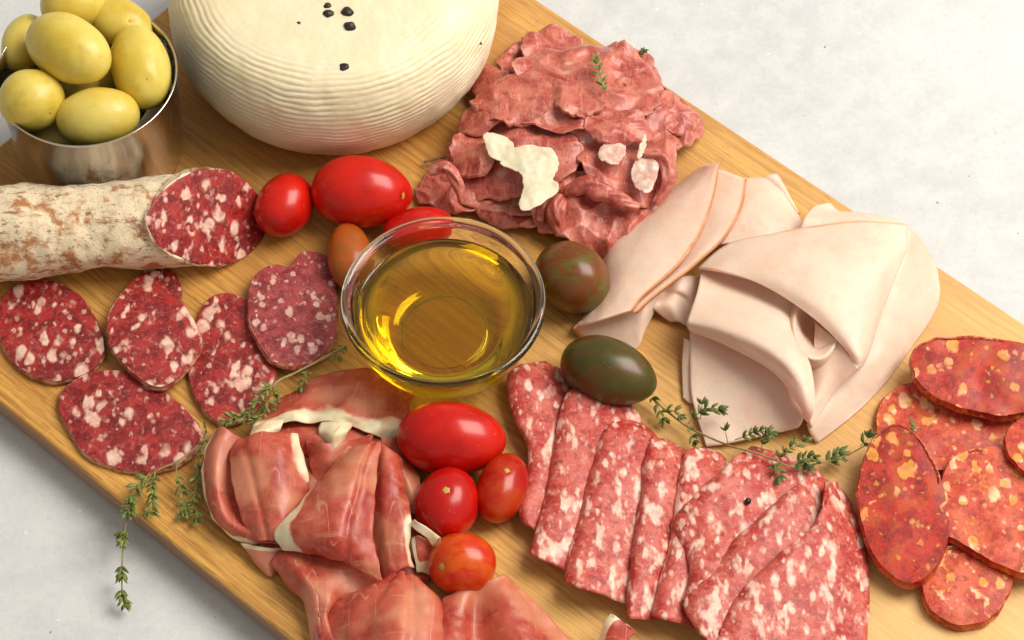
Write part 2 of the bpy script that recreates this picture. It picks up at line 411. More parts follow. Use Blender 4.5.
def sheet(name, grid, mat, parent=None, th=.12, nu=44, nv=44, fat=None, amp=.06, fr=.6, ragged=.08, seed=1.0, floor=.03, wave=None, crumple=None):
    """a thin slice through a grid of points; rows run down, columns run across"""
    g = np.array([[tuple(P(*c)) for c in row] for row in grid])      # R x C x 3
    R, C, _ = g.shape
    a = np.array([cr(g[r], nu) for r in range(R)])                    # R x nu x 3
    b = np.array([cr(a[:, j], nv) for j in range(nu)])                # nu x nv x 3
    s = b.transpose(1, 0, 2)                                          # nv x nu x 3
    du = np.gradient(s, axis=1); dv = np.gradient(s, axis=0)
    n = np.cross(du, dv); n /= (np.linalg.norm(n, axis=2, keepdims=True) + 1e-9)
    if n[nv // 2, nu // 2, 2] < 0: n = -n
    out = s.copy()
    for i in range(nv):
        v_ = i / (nv - 1)
        for j in range(nu):
            u_ = j / (nu - 1); p = s[i, j]
            d = amp * nz(p, fr, seed) + amp * .35 * nz(p, fr * 3.1, seed + 5)
            if wave: d += wave(u_, v_)
            if crumple: d += crumple * (1 - 2 * abs(nz(p, .75, seed + 9)))
            out[i, j] += n[i, j] * d
            e = min(u_, v_, 1 - u_, 1 - v_)
            if ragged and e < .06:
                k = (1 - e / .06) * ragged
                out[i, j] += np.array([k * nz(p, 1.7, seed + 3), k * nz(p, 1.7, seed + 13), 0])
    # rough light relaxation of normals for the underside
    du = np.gradient(out, axis=1); dv = np.gradient(out, axis=0)
    n = np.cross(du, dv); n /= (np.linalg.norm(n, axis=2, keepdims=True) + 1e-9)
    if n[nv // 2, nu // 2, 2] < 0: n = -n
    if floor is not None: out[..., 2] = np.maximum(out[..., 2], T + floor + th)
    bot = out - n * th
    if floor is not None: bot[..., 2] = np.maximum(bot[..., 2], T + floor)
    V = np.vstack([out.reshape(-1, 3), bot.reshape(-1, 3)]); K = nu * nv
    faces = []
    idx = lambda i, j: i * nu + j
    du0 = np.cross(du, dv)[nv // 2, nu // 2, 2] > 0
    for i in range(nv - 1):
        for j in range(nu - 1):
            q = (idx(i, j), idx(i, j + 1), idx(i + 1, j + 1), idx(i + 1, j))
            if not du0: q = q[::-1]
            faces.append(q); faces.append(tuple(K + x for x in q[::-1]))
    bd = [idx(0, j) for j in range(nu)] + [idx(i, nu - 1) for i in range(1, nv)] + [idx(nv - 1, j) for j in range(nu - 2, -1, -1)] + [idx(i, 0) for i in range(nv - 2, 0, -1)]
    for x, y in zip(bd, bd[1:] + bd[:1]):
        q = (x, x + K, y + K, y)
        faces.append(q if du0 else q[::-1])
    f = np.zeros((nv, nu))
    if fat:
        for i in range(nv):
            for j in range(nu): f[i, j] = fat(j / (nu - 1), i / (nv - 1))
    return build(name, V, faces, mat, parent, {'fat': np.concatenate([f.ravel(), f.ravel()])})

def disc(name, outline, zf, mat, parent=None, th=.25, n=110, K=14, bulge=.08, amp=.05, fr=.7, seed=1.0, crumple=0, cf=.55, edge=.0, rnd=.35, ragged=.04, rindmat=None, rindw=.06, floor=.02, inset=0.0):
    """a slice with the given outline: top face, rounded edge, underside"""
    o2 = cr(outline, n, True)
    cx, cy = o2.mean(axis=0)
    rs = list(np.linspace(0, 1, K) ** .85)
    if rindmat: rs = rs[:-1] + [.972, 1.0]
    top = []
    O = []
    for x, y in o2:
        O.append(np.array(tuple(P(x, y, zf(x, y)))))
    O = np.array(O); c = np.array(tuple(P(cx, cy, zf(cx, cy))))
    for i in range(n):
        p = O[i]; d = (p - c); d[2] = 0; L = np.linalg.norm(d); k = ragged * (nz(p, 1.6, seed) + .6 * nz(p, 4.0, seed))
        O[i] = p + d / L * k
    def pt(i, r):
        x, y = cx + (o2[i][0] - cx) * r, cy + (o2[i][1] - cy) * r
        w = np.array(tuple(P(x, y, zf(x, y))))
        w += (O[i] - np.array(tuple(P(o2[i][0], o2[i][1], zf(*o2[i]))))) * r
        z = bulge * (1 - r * r) + amp * nz(w, fr, seed)
        if crumple:
            a = nz(w * np.array([1, 1, 0]), cf, seed + 20); b = nz(w * np.array([1, 1, 0]), cf * 2.1, seed + 30)
            z += crumple * ((1 - 2.2 * abs(a)) + .5 * (1 - 2 * abs(b)) - .6)
            w[0] += crumple * .5 * nz(w, cf * 1.3, seed + 40); w[1] += crumple * .5 * nz(w, cf * 1.3, seed + 50)
        if edge: z += edge * (r ** 4) * nz(O[i], .8, seed + 60)
        w[2] += z; return w
    rows = []
    for r in rs[1:]: rows.append([pt(i, r) for i in range(n)])
    rows = np.array(rows)
    e = min(rnd * th, th * .5)
    last = rows[-1].copy()
    dirs = last - c; dirs[:, 2] = 0; dirs /= np.linalg.norm(dirs, axis=1, keepdims=True)
    rows[-1] = last - dirs * e * .9
    r1 = last.copy(); r1[:, 2] -= e
    r2 = last.copy(); r2[:, 2] -= th - e * .4
    r3 = last - dirs * e; r3[:, 2] -= th
    allr = np.concatenate([rows, [r1, r2, r3]])
    under = rows[:-1][::-1].copy(); under[:, :, 2] -= th
    fl = T + floor
    allr = np.concatenate([allr, under])
    nt = len(rows)
    allr[:nt, :, 2] = np.maximum(allr[:nt, :, 2], fl + th * .9); allr[nt:, :, 2] = np.maximum(allr[nt:, :, 2], fl)
    m = len(allr)
    ct = pt(0, 0); ct[2] = max(ct[2], fl + th * .9)
    V = np.vstack([allr.reshape(-1, 3), [ct], [ct - np.array([0, 0, th])]])
    faces = []; rf = []
    for i in range(n):
        j = (i + 1) % n
        faces.append((m * n, i, j))
        for k in range(m - 1):
            (rf if (rindmat and nt - 2 <= k <= nt + 1) else faces).append((k * n + i, (k + 1) * n + i, (k + 1) * n + j, k * n + j))
        faces.append((m * n + 1, (m - 1) * n + j, (m - 1) * n + i))
    rad = np.concatenate([np.repeat(rs[1:], n), np.ones(3 * n), np.repeat(rs[1:-1][::-1], n), [0, 0]])
    if not rindmat:
        return build(name, V, faces, mat, parent, {'fat': rad})
    build(name, V, faces, mat, parent, {'fat': rad})
    used = sorted({x for f in rf for x in f}); mp = {x: a for a, x in enumerate(used)}
    build('rind', V[used], [tuple(mp[x] for x in f) for f in rf], rindmat, parent)

def ctr(outline, z=0):
    a = np.mean(np.array(outline, float), axis=0); return P(a[0], a[1], z)

def tube(name, pts, rad, mat, parent=None, seg=10, n=None, z_px=True, amp=0, seed=0):
    w = np.array([tuple(P(*p)) for p in pts]) if z_px else np.array([tuple(p) for p in pts])
    if n: w = cr(w, n)
    m = len(w); V = []; Fc = []
    for i in range(m):
        t = w[min(i + 1, m - 1)] - w[max(i - 1, 0)]; t = Vector(t).normalized()
        a = t.cross(Vector((0, 0, 1)));
        if a.length < .01: a = Vector((1, 0, 0))
        a.normalize(); b = a.cross(t)
        r = rad(i / (m - 1)) if callable(rad) else rad
        for k in range(seg):
            th = 2 * math.pi * k / seg
            rr = r * (1 + amp * nz(w[i] + np.array([math.cos(th), math.sin(th), 0]), 1.5, seed))
            V.append(Vector(w[i]) + a * (rr * math.cos(th)) + b * (rr * math.sin(th)))
    for i in range(m - 1):
        for k in range(seg):
            k2 = (k + 1) % seg; Fc.append((i * seg + k, i * seg + k2, (i + 1) * seg + k2, (i + 1) * seg + k))
    Fc.append(tuple(range(seg))[::-1]); Fc.append(tuple((m - 1) * seg + k for k in range(seg)))
    return V, Fc

def lathe(prof, seg=96, center=(0, 0, 0), fn=None, close=False):
    """prof: list of (r, z) ; returns verts, faces"""
    V = []; Fc = []; m = len(prof)
    for i, (r, z) in enumerate(prof):
        for k in range(seg):
            t = 2 * math.pi * k / seg
            rr, zz = (fn(r, z, t) if fn else (r, z))
            V.append((center[0] + rr * math.cos(t), center[1] + rr * math.sin(t), center[2] + zz))
    rng = m if close else m - 1
    for i in range(rng):
        i2 = (i + 1) % m
        for k in range(seg):
            k2 = (k + 1) % seg; Fc.append((i * seg + k, i * seg + k2, i2 * seg + k2, i2 * seg + k))
    return V, Fc

# ------------------------------------------------------------------ setting
tz = 0.0
me_v = []; S = 260
tb = build('worktop', [(-S, -S, tz), (S, -S, tz), (S, S, tz), (-S, S, tz)], [(0, 1, 2, 3)], M['table'], smooth=False, origin=Vector((0, 0, 0)))
tag(tb, 'pale grey white plaster worktop with small dark pits', 'worktop', kind='structure')

# board: local x runs down its length
ang = math.atan2(-.654, .757)
ax = Vector((math.cos(ang), math.sin(ang), 0)); ay = Vector((-ax.y, ax.x, 0))
near = [P(0, 403.5), P(160, 533), P(291, 639)]
far = [P(568, 20), P(606, 46), P(950, 276), P(768, 150)]
lend = [P(22, 139), P(156, 3)]
y0 = sum(p.dot(ay) for p in near) / 3; y1 = sum(p.dot(ay) for p in far) / 4
x0 = sum(p.dot(ax) for p in lend) / 2; x1 = x0 + 62
print('BOARD', y0, y1, x0, [round(p.dot(ay), 2) for p in near + far], [round(p.dot(ax), 2) for p in lend])
def board():
    W, H = x1 - x0, y1 - y0; R = 1.6; bv = .16
    root = thing('cutting_board', ax * ((x0 + x1) / 2) + ay * ((y0 + y1) / 2), 'rectangular golden brown wooden board carrying all the meats and cheese', 'cutting board')
    def ring(ins, z, seg=10):
        out = []
        r = max(R - ins, .05)
        for cxs, cys, a0 in ((1, 1, 0), (-1, 1, 90), (-1, -1, 180), (1, -1, 270)):
            for k in range(seg + 1):
                a = math.radians(a0 + 90 * k / seg)
                out.append((cxs * (W / 2 - R) + r * math.cos(a) - (0 if ins <= R else 0), cys * (H / 2 - R) + r * math.sin(a), z))
        return out
    prof = [(.55, .0), (.22, .12), (.06, .45), (0, .9), (0, T - bv), (.05, T - .05), (bv, T)]
    rings = [ring(i, z) for i, z in prof]; n = len(rings[0])
    V = [v for r in rings for v in r]; Fc = [tuple(range(n))[::-1]]
    for a in range(len(rings) - 1):
        for k in range(n):
            k2 = (k + 1) % n; Fc.append((a * n + k, a * n + k2, (a + 1) * n + k2, (a + 1) * n + k))
    Fc.append(tuple((len(rings) - 1) * n + k for k in range(n)))
    fm = [1] + [1 if a < 4 else 0 for a in range(len(rings) - 1) for k in range(n)] + [0]
    me = bpy.data.meshes.new('board_slab'); me.from_pydata(V, [], Fc); me.update()
    me.materials.append(M['wood']); me.materials.append(M['wood_side'])
    me.polygons.foreach_set('material_index', fm)
    me.polygons.foreach_set('use_smooth', [i not in (0, len(Fc) - 1) for i in range(len(Fc))])
    o = link('slab', me, root); root.rotation_euler = (0, 0, ang); 
board()

# ------------------------------------------------------------------ cheese
def cheese():
    c = P(338, 49, 0); root = thing('round_cheese', c, 'round cream coloured cheese with rippled basket marks and black peppercorns', 'cheese')
    prof = [(0, 0), (4, 0), (6.0, .05), (6.6, .5), (7.15, 1.4), (7.5, 2.5), (7.62, 3.4), (7.55, 4.4), (7.25, 5.2), (6.75, 5.88), (5.8, 6.3), (4, 6.45), (2, 6.5), (.02, 6.5)]
    pr = cr(np.array(prof[2:]), 230); pr = [(.02, .02), (3, .02)] + [tuple(x) for x in pr]
    arc = 0; arcs = []
    for a, b in zip(pr, pr[1:] + [pr[-1]]): arcs.append(arc); arc += math.dist(a, b)
    V = []; seg = 420; m = len(pr); Fc = []
    for i, (r, z) in enumerate(pr):
        i2 = min(i + 1, m - 1); i0 = max(i - 1, 0); tx, tz_ = pr[i2][0] - pr[i0][0], pr[i2][1] - pr[i0][1]; L = math.hypot(tx, tz_) + 1e-9; nr, nzz = tz_ / L, -tx / L
        for k in range(seg):
            t = 2 * math.pi * k / seg; p = Vector((r * math.cos(t), r * math.sin(t), z))
            s = arcs[i] - 3
            ph = s / .28 * math.pi + 2.6 * noise.noise(p * .40) + .8 * noise.noise(p * 1.1) + 2.2 * noise.noise(Vector((math.cos(t) * 1.3, math.sin(t) * 1.3, z * .25)))
            rf = min(1, max(0, (r - 5.0) / 1.8)); rf = rf * rf * (3 - 2 * rf)
            fade = min(1, max(0, s / .6)) * (1 if z < 4.4 else .10 + .90 * rf)
            d = .062 * fade * (abs(math.sin(ph)) ** .7 - .7) * (.35 + 1.3 * max(0, noise.noise(p * .9 + Vector((7, 3, 1))) + .35))
            d += .10 * noise.noise(p * .30 + Vector((3, 1, 2))) + .035 * noise.noise(p * 1.3) + .014 * noise.noise(p * 4)
            # broken seams of the basket
            d -= .05 * fade * max(0, noise.noise(Vector((t * 5, z * .9, 4))) - .35) * 2
            if i < 3: d = 0
            rr = max(r * 1.025 + nr * d, .01)
            V.append((c.x + rr * math.cos(t), c.y + rr * math.sin(t), c.z + z + nzz * d))
    for i in range(m - 1):
        for k in range(seg):
            k2 = (k + 1) % seg; Fc.append((i * seg + k, i * seg + k2, (i + 1) * seg + k2, (i + 1) * seg + k))
    Fc.append(tuple((m - 1) * seg + k for k in range(seg))); Fc.append(tuple(range(seg))[::-1])
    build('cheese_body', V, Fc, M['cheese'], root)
    for q, (px, py, z, s) in enumerate([(328, 7, 6.4, .2), (328, 15, 6.4, .24), (347, 13, 6.42, .27), (350, 27, 6.38, .25), (299, 24, 6.35, .12), (344, 69, 6.0, .30), (214, 3, 5.6, .2), (479, 43, 4.35, .12)]):
        p = P(px, py, z); VV = []; bm = 0
        me = bpy.data.meshes.new('peppercorn')
        import bmesh
        b = bmesh.new(); bmesh.ops.create_icosphere(b, subdivisions=3, radius=s)
        for v in b.verts:
            v.co *= 1 + .22 * noise.noise(v.co * 5 / s * .25 + Vector((q, 0, 0))) ; v.co.x *= 1.15
        b.to_mesh(me); b.free(); me.materials.append(M['pepper'])
        me.polygons.foreach_set('use_smooth', [True] * len(me.polygons))
        o = link('peppercorn', me, root); o.location = p - c
cheese()

# ------------------------------------------------------------------ ellipsoids: tomatoes, olives
def ovoid(name, px, py, a_px, b_px, angle, mat, label, cat, group=None, z=None, tip=0, scar=None, parent_mat=None, tiltz=0, lift=0.0):
    """long half-axis a_px pointing at image angle (deg, counter-clockwise), round half-axis b_px"""
    s = 22.0; b = b_px / s; zc = (b if z is None else z)
    c = P(px, py, zc)
    q = P(px + math.cos(math.radians(angle)) * 20, py - math.sin(math.radians(angle)) * 20, zc)
    d = (q - c); rr = d.length / 20; d.normalize(); a = a_px * rr
    d = (d + Vector((0, 0, tiltz))).normalized()
    X = d; Z = Vector((0, 0, 1)); Y = Z.cross(X).normalized(); Z = X.cross(Y)
    V = []; Fc = []; nu, nv = 56, 36; sd = px * .13
    for i in range(nv + 1):
        f = math.pi * i / nv; x = math.cos(f); r = math.sin(f)
        for k in range(nu):
            t = 2 * math.pi * k / nu
            R = (abs(r) ** .94) * b; xx = x * a
            if tip: xx += tip * b * max(0, x) ** 14
            R *= 1 - .05 * x * (1 if tip else .3)
            p = X * xx + Y * (R * math.cos(t)) + Z * (R * math.sin(t))
            dn = p.normalized() if p.length > 0 else p
            p += dn * b * .035 * noise.noise(dn * 1.3 + Vector((sd, 0, 0)))
            if scar: 
                ca = (dn - scar_dir(scar)).length
                p -= dn * b * .05 * math.exp(-(ca / .16) ** 2)
            V.append(c + p)
    for i in range(nv):
        for k in range(nu):
            k2 = (k + 1) % nu; Fc.append((i * nu + k, (i + 1) * nu + k, (i + 1) * nu + k2, i * nu + k2))
    base = Vector((c.x, c.y, c.z - b))
    root = thing(name, base, label, cat, group)
    build('skin', V, Fc, mat, root)
    if scar:
        dv = scar_dir(scar); rad = 1 / math.sqrt((dv.dot(X) / a) ** 2 + (dv.dot(Y) / b) ** 2 + (dv.dot(Z) / b) ** 2)
        cc = c + dv * rad * .985; A = dv.cross(Vector((0, 0, 1))).normalized(); B = dv.cross(A)
        VV = [cc + dv * .02]; n = 20
        for k in range(n):
            t = 2 * math.pi * k / n; r = (.15 if 'tomato' in name else .07) * (1 + .5 * (k % 4 == 0)); VV.append(cc + A * r * math.cos(t) + B * r * math.sin(t) - dv * .03)
        build('stem_scar', VV, [(0, 1 + k, 1 + (k + 1) % n) for k in range(n)], M['scar'], root)
def scar_dir(s):      # (right, up, towards viewer)
    v = RT * s[0] + UP * s[1] - FW * s[2]; return v.normalized()

ovoid('cherry_tomato', 284.5, 205.5, 30, 28.5, 60, M['tom_red'], 'small round red tomato between the cut sausage end and the large plum tomato', 'tomato')
ovoid('plum_tomato', 361, 192, 50, 37, -3, M['tom_red'], 'large glossy red plum tomato in front of the cheese', 'tomato', tip=.04, scar=(.93, -.10, .36))
ovoid('plum_tomato', 418, 229, 36, 22, 10, M['tom_red'], 'red tomato mostly hidden behind the oil bowl', 'tomato')
ovoid('plum_tomato', 350, 257, 32, 22.5, 97, M['tom_brown'], 'small orange brown plum tomato left of the oil bowl', 'tomato')
ovoid('striped_tomato', 571.5, 277.5, 38, 35, -30, M['tom_stripe'], 'brown and green striped tomato beside the oil bowl and sliced turkey', 'tomato')
ovoid('green_tomato', 608, 371, 49, 32, -20, M['tom_green'], 'dark green oval tomato above the folded salami slices', 'tomato', tip=.05)
ovoid('plum_tomato', 450.5, 438.5, 54, 35, -3, M['tom_red'], 'large red plum tomato below the oil bowl, topmost of its cluster', 'tomato', tip=.05)
ovoid('cherry_tomato', 447, 504, 33.5, 30, 75, M['tom_red'], 'round bright red tomato with pale stem scar in the middle of the cluster', 'tomato', scar=(-.0, .50, .85))
ovoid('plum_tomato', 502, 488, 34, 24, 70, M['tom_deep'], 'small oval orange red tomato leaning next to the folded salami', 'tomato', scar=(.22, .75, .62))
ovoid('cherry_tomato', 462.5, 564, 34, 29, -8, M['tom_or'], 'round orange tomato with a stem scar on its left, lowest of the cluster', 'tomato', scar=(-.66, -.02, .75))

# ------------------------------------------------------------------ steel cup with olives
def cup():
    c = P(103, 151, 0); H = 5.9
    root = thing('steel_cup', c, 'round polished steel cup full of green olives at the board corner', 'cup')
    cx, cy, cz = c
    outer = [(.02, .0), (3.4, .0), (3.62, .05), (3.78, .22), (3.84, .6), (3.93, 2), (4.03, 4), (4.12, H - .12), (4.16, H - .03), (4.14, H + .02), (4.08, H), (4.04, H - .12), (3.95, 4), (3.85, 2), (3.74, .6), (3.6, .3), (.02, .25)]
    V, Fc = lathe(outer, 128, (cx, cy, cz))
    build('wall', V, Fc, M['steel'], root)
    return c, H
cc, CH = cup()
G = 'green olives in the steel cup'
ol = [  # px, py, a, b, angle, z of centre, tilt, label
    (73, 4, 33, 27, 5, 6.4, 0, 'green olive cut by the top of the photo, farthest back in the cup'),
    (68.5, 48.5, 43, 33, -32, 7.0, 0.1, 'large pale green olive on top in the middle of the cup'),
    (122, 24, 31, 25, -20, 5.6, -.2, 'green olive with a dimple at the back right of the cup'),
    (140.5, 67, 36, 30, 105, 5.7, .15, 'green olive against the right wall of the cup'),
    (31.5, 100, 33, 31, 10, 5.9, -.1, 'shiny green olive with pale specks at the left rim of the cup'),
    (98, 117, 42, 29.5, 4, 5.5, .1, 'oval green olive lying across the front of the cup'),
    (24, 43, 27, 22, 70, 5.2, 0, 'green olive half hidden behind the large one at the left of the cup'),
    (93, 84, 33, 24, 20, 3.9, 0, 'green olive glimpsed deep in the middle below the others'),
    (57, 137, 30, 24, 10, 3.3, 0, 'green olive in shade at the bottom front of the cup'),
    (125, 100, 28, 24, 60, 2.8, 0, 'green olive in shade under the right one of the cup')]
sc_ = {2: (.46, .02, .88), 3: (.30, -.42, .85), 4: (.72, -.45, .52)}
for q_, (x, y, a, b, an, z, tl, lb) in enumerate(ol):
    ovoid('green_olive', x, y, a, b, an, M['olive'], lb, 'olive', G, z=z, tiltz=tl, scar=sc_.get(q_))

# ------------------------------------------------------------------ glass bowl and oil
def bowl():
    c = P(445, 345, 0); H = 3.75
    root = thing('glass_bowl', c, 'small round clear glass bowl holding golden olive oil', 'bowl')
    R = 4.5
    outer = [(.01, .12), (1.7, .12), (1.95, .02), (2.15, .0), (2.3, .04), (2.6, .22), (3.2, .75), (3.75, 1.5), (4.08, 2.3), (4.22, 3.0), (4.28, 3.3)]
    rim = [(4.40, 3.38), (4.5, 3.48), (4.52, 3.62), (4.45, 3.74), (4.32, 3.78), (4.20, 3.72), (4.12, 3.58)]
    inner = [(4.02, 3.2), (3.92, 2.7), (3.75, 2.1), (3.45, 1.5), (2.95, .92), (2.45, .58), (2.1, .47), (1.9, .44), (1.0, .42), (.01, .42)]
    o = cr(np.array(outer + rim + inner), 150)
    o[:, 0] = np.maximum(o[:, 0], .004)
    V, Fc = lathe([tuple(x) for x in o], 160, c)
    build('glass', V, Fc, M['glass'], root)
    # oil: its skirt sits just inside the glass
    lev = 2.75
    inn = cr(np.array([p for p in inner][::-1]), 90)
    pr = [(r + .02, z - .02) for r, z in inn if z < lev]
    rl = float(np.interp(lev, [z for r, z in inn[5:]], [r for r, z in inn[5:]]))
    pr = [(max(.004, r), z) for r, z in pr] + [(rl + .02, lev), (rl - .06, lev - .035), (rl - .2, lev - .06), (rl - 1, lev - .065), (.004, lev - .065)]
    V, Fc = lathe(pr, 160, c)
    oo = build('olive_oil', V, Fc, M['oil'], None, origin=Vector((c.x, c.y, c.z + .4)))
    tag(oo, 'golden green olive oil filling the glass bowl', 'oil')
bowl()

# ------------------------------------------------------------------ sausage
def sausage():
    root = thing('salami_sausage', P(100, 250, 0), 'thick dry salami sausage with white moldy rind and one freshly cut end', 'salami')
    A = P(-60, 238, 2.15); B = P(262, 214, 2.1)
    ax_ = (B - A).normalized(); L = (B - A).length
    side = Vector((-ax_.y, ax_.x, 0)).normalized(); up = ax_.cross(side); 
    if up.z < 0: up = -up
    nseg = 90; m = 120; r0 = 2.08
    # oblique cut plane: goes from far along at the bottom to short at the top
    C = P(200, 216, 2.45); nrm = (ax_ * .65 + Vector((0, 0, 1)) * .64 - side * .41).normalized()
    V = []; Fc = []
    for i in range(m + 1):
        s = L * i / m
        for k in range(nseg):
            t = 2 * math.pi * k / nseg
            r = r0 * (1 + .03 * math.sin(s * .5 + 1) - .0 * s)
            d = side * math.cos(t) * 1.04 + up * math.sin(t); r = r * (.93 + .07 * min(1, s / L * 1.4))
            p = A + ax_ * s + d * r
            dd = .24 * noise.noise(p * .5) + .08 * noise.noise(p * 1.6) + .02 * noise.noise(p * 5)
            # long crease along the near side
            tt = (t - math.radians(205 if side.y > 0 else 335)); tt = (tt + math.pi) % (2 * math.pi) - math.pi
            dd -= .13 * math.exp(-(tt / .07) ** 2) * (.6 + .6 * noise.noise(Vector((s * .4, 0, 0))))
            p = p + d * dd
            # trim at the cut plane along the axis
            e = (p - C).dot(nrm)
            if e > 0: p = p - ax_ * (e / ax_.dot(nrm))
            if p.z < T + .03: p.z = T + .03
            V.append(p)
    for i in range(m):
        for k in range(nseg):
            k2 = (k + 1) % nseg; Fc.append((i * nseg + k, (i + 1) * nseg + k, (i + 1) * nseg + k2, i * nseg + k2))
    Fc.append(tuple(range(nseg)))
    build('rind', V, Fc, M['rind'], root)
    ring = [Vector(v) for v in V[m * nseg:(m + 1) * nseg]]
    c = sum(ring, Vector()) / nseg; VV = []; FF = []
    rr = [1.0, .985, .96, .9, .8, .68, .55, .4, .25, .12]
    for q, r in enumerate(rr):
        for v in ring:
            p = c + (v - c) * r; p += nrm * ((.0 if q == 0 else .03) + (.035 * noise.noise(p * 1.6) if q else 0) + .10 * (1 - r * r))
            VV.append(p)
    VV.append(c + nrm * .13)
    for q in range(len(rr) - 1):
        for k in range(nseg):
            k2 = (k + 1) % nseg; FF.append((q * nseg + k, (q + 1) * nseg + k, (q + 1) * nseg + k2, q * nseg + k2))
    for k in range(nseg): FF.append(((len(rr) - 1) * nseg + k, len(VV) - 1, (len(rr) - 1) * nseg + (k + 1) % nseg))
    # winding: make it face outward
    build('cut_face', VV, [f[::-1] for f in FF], M['salami'], root)
sausage()

def slice_thing(name, outline, zf, mat, rind, label, cat, group, th=.3, **kw):
    root = thing(name, ctr(outline, 0), label, cat, group)
    disc('meat', outline, zf, mat, root, th=th, rindmat=rind, **kw)
    return root
GS = 'cut slices of dry salami beside the sausage'
def lin(z0, gx=0, gy=0, cx=0, cy=0):
    return lambda x, y: z0 + gx * (x - cx) / 100 + gy * (y - cy) / 100
slice_thing('salami_slice', [(0, 300), (18, 283), (42, 279), (66, 285), (88, 303), (104, 338), (104, 357), (88, 374), (58, 382), (36, 378), (12, 362), (-2, 335)], lin(.42, .1, -.1, 50, 330), M['salami'], M['edge_rind'], 'oval salami slice touching the left edge of the photo', 'salami slice', GS, seed=2)
slice_thing('salami_slice', [(142, 271), (158, 268), (174, 272), (182, 285), (180, 300), (168, 305), (150, 300), (138, 285)], lin(.40, 0, 0), M['salami'], M['edge_rind'], 'small flap of salami peeking out behind the notched middle slice', 'salami slice', GS, th=.22, seed=3.3)
slice_thing('salami_slice', [(66, 384), (88, 372), (116, 369), (140, 376), (158, 386), (186, 408), (202, 430), (200, 447), (184, 462), (152, 472), (118, 469), (86, 456), (74, 440), (62, 420), (57, 402)], lin(.44, .15, -.2, 130, 420), M['salami'], M['edge_rind'], 'large salami slice closest to the front edge of the board with grey rind', 'salami slice', GS, seed=4.1)
slice_thing('salami_slice', [(108, 312), (122, 290), (138, 274), (160, 270), (168, 290), (184, 304), (198, 326), (203, 345), (192, 364), (172, 384), (155, 388), (133, 374), (116, 356), (107, 338)], lin(.85, -.35, .15, 155, 330), M['salami'], M['edge_rind'], 'salami slice with a notch at its top lying over the front slice', 'salami slice', GS, seed=5.2, amp=.12)
slice_thing('salami_slice', [(196, 318), (208, 298), (226, 291), (246, 298), (256, 318), (270, 345), (277, 372), (268, 395), (246, 418), (222, 424), (204, 412), (190, 385), (186, 358)], lin(.40, .1, 0, 230, 355), M['salami'], M['edge_rind'], 'long salami slice under the thyme sprig and left of the purple slice', 'salami slice', GS, seed=6.9)
slice_thing('salami_slice', [(250, 283), (262, 268), (276, 263), (290, 266), (300, 252), (316, 250), (329, 258), (335, 275), (338, 312), (336, 338), (322, 356), (296, 367), (272, 362), (258, 345), (247, 318)], lin(.75, -.3, .2, 290, 310), salami_mat('purple salami meat', (.23, .014, .022), (.40, .055, .055), (.78, .52, .45), 1.8, .25, .44, (1, .75, 1), .5, .34, 0, .45, .5, .3, .62, 1.5), M['edge_rind'], 'purplish salami slice with a notched top beside the orange brown tomato', 'salami slice', GS, seed=7.7)

# ------------------------------------------------------------------ chorizo
GC = 'thick chorizo slices at the right of the board'
slice_thing('chorizo_slice', [(876, 412), (888, 392), (912, 382), (950, 386), (990, 396), (1015, 415), (1020, 440), (1000, 462), (960, 470), (910, 468), (880, 445)], lin(.42, 0, 0), M['chorizo_pale'], M['chorizo_rind'], 'pale pink chorizo slice lying flat under the others', 'chorizo slice', GC, th=.35, seed=11, amp=.08, fr=.8, bulge=.06, rnd=.6, ragged=.07)
slice_thing('chorizo_slice', [(925, 560), (945, 545), (980, 540), (1008, 560), (1014, 578), (1004, 604), (985, 622), (955, 625), (932, 612), (922, 590)], lin(.62, 0, -.1, 970, 585), M['chorizo_pale'], M['chorizo_rind'], 'lowest chorizo slice with one big white fat piece', 'chorizo slice', GC, th=.6, seed=12, amp=.08, fr=.8, bulge=.06, rnd=.6, ragged=.07)
slice_thing('chorizo_slice', [(938, 490), (950, 458), (985, 446), (1022, 452), (1060, 475), (1072, 520), (1060, 560), (1030, 574), (1000, 566), (962, 544), (940, 528)], lin(1.25, .1, -.05, 1000, 510), M['chorizo_pale'], M['chorizo_rind'], 'wide pinkish chorizo slice running off the right edge of the photo', 'chorizo slice', GC, th=.55, seed=13, amp=.08, fr=.8, bulge=.06, rnd=.6, ragged=.07)
slice_thing('chorizo_slice', [(1006, 430), (1022, 418), (1050, 410), (1080, 430), (1080, 470), (1045, 482), (1020, 470), (1006, 450)], lin(1.72, 0, 0), M['chorizo_pale'], M['chorizo_rind'], 'chorizo slice of which only its left tip shows at the right edge', 'chorizo slice', GC, th=.4, seed=14, amp=.08, fr=.8, bulge=.06, rnd=.6, ragged=.07)
slice_thing('chorizo_slice', [(912, 350), (930, 338), (965, 335), (1000, 338), (1040, 348), (1062, 370), (1050, 400), (1010, 416), (975, 412), (940, 400), (920, 386), (911, 368)], lin(1.55, .05, -.55, 975, 375), M['chorizo'], M['chorizo_rind'], 'topmost dark red chorizo slice in the corner near the board edge', 'chorizo slice', GC, th=.5, seed=15, amp=.08, fr=.8, bulge=.06, rnd=.6, ragged=.07)
slice_thing('chorizo_slice', [(868, 445), (882, 428), (898, 422), (915, 432), (932, 455), (945, 490), (950, 530), (940, 562), (918, 584), (895, 580), (873, 556), (860, 520), (858, 480)], lin(1.45, .3, -.45, 905, 505), M['chorizo'], M['chorizo_rind'], 'tall deep red chorizo slice standing nearest the fine salami', 'chorizo slice', GC, th=.5, seed=16, amp=.08, fr=.8, bulge=.06, rnd=.6, ragged=.07)

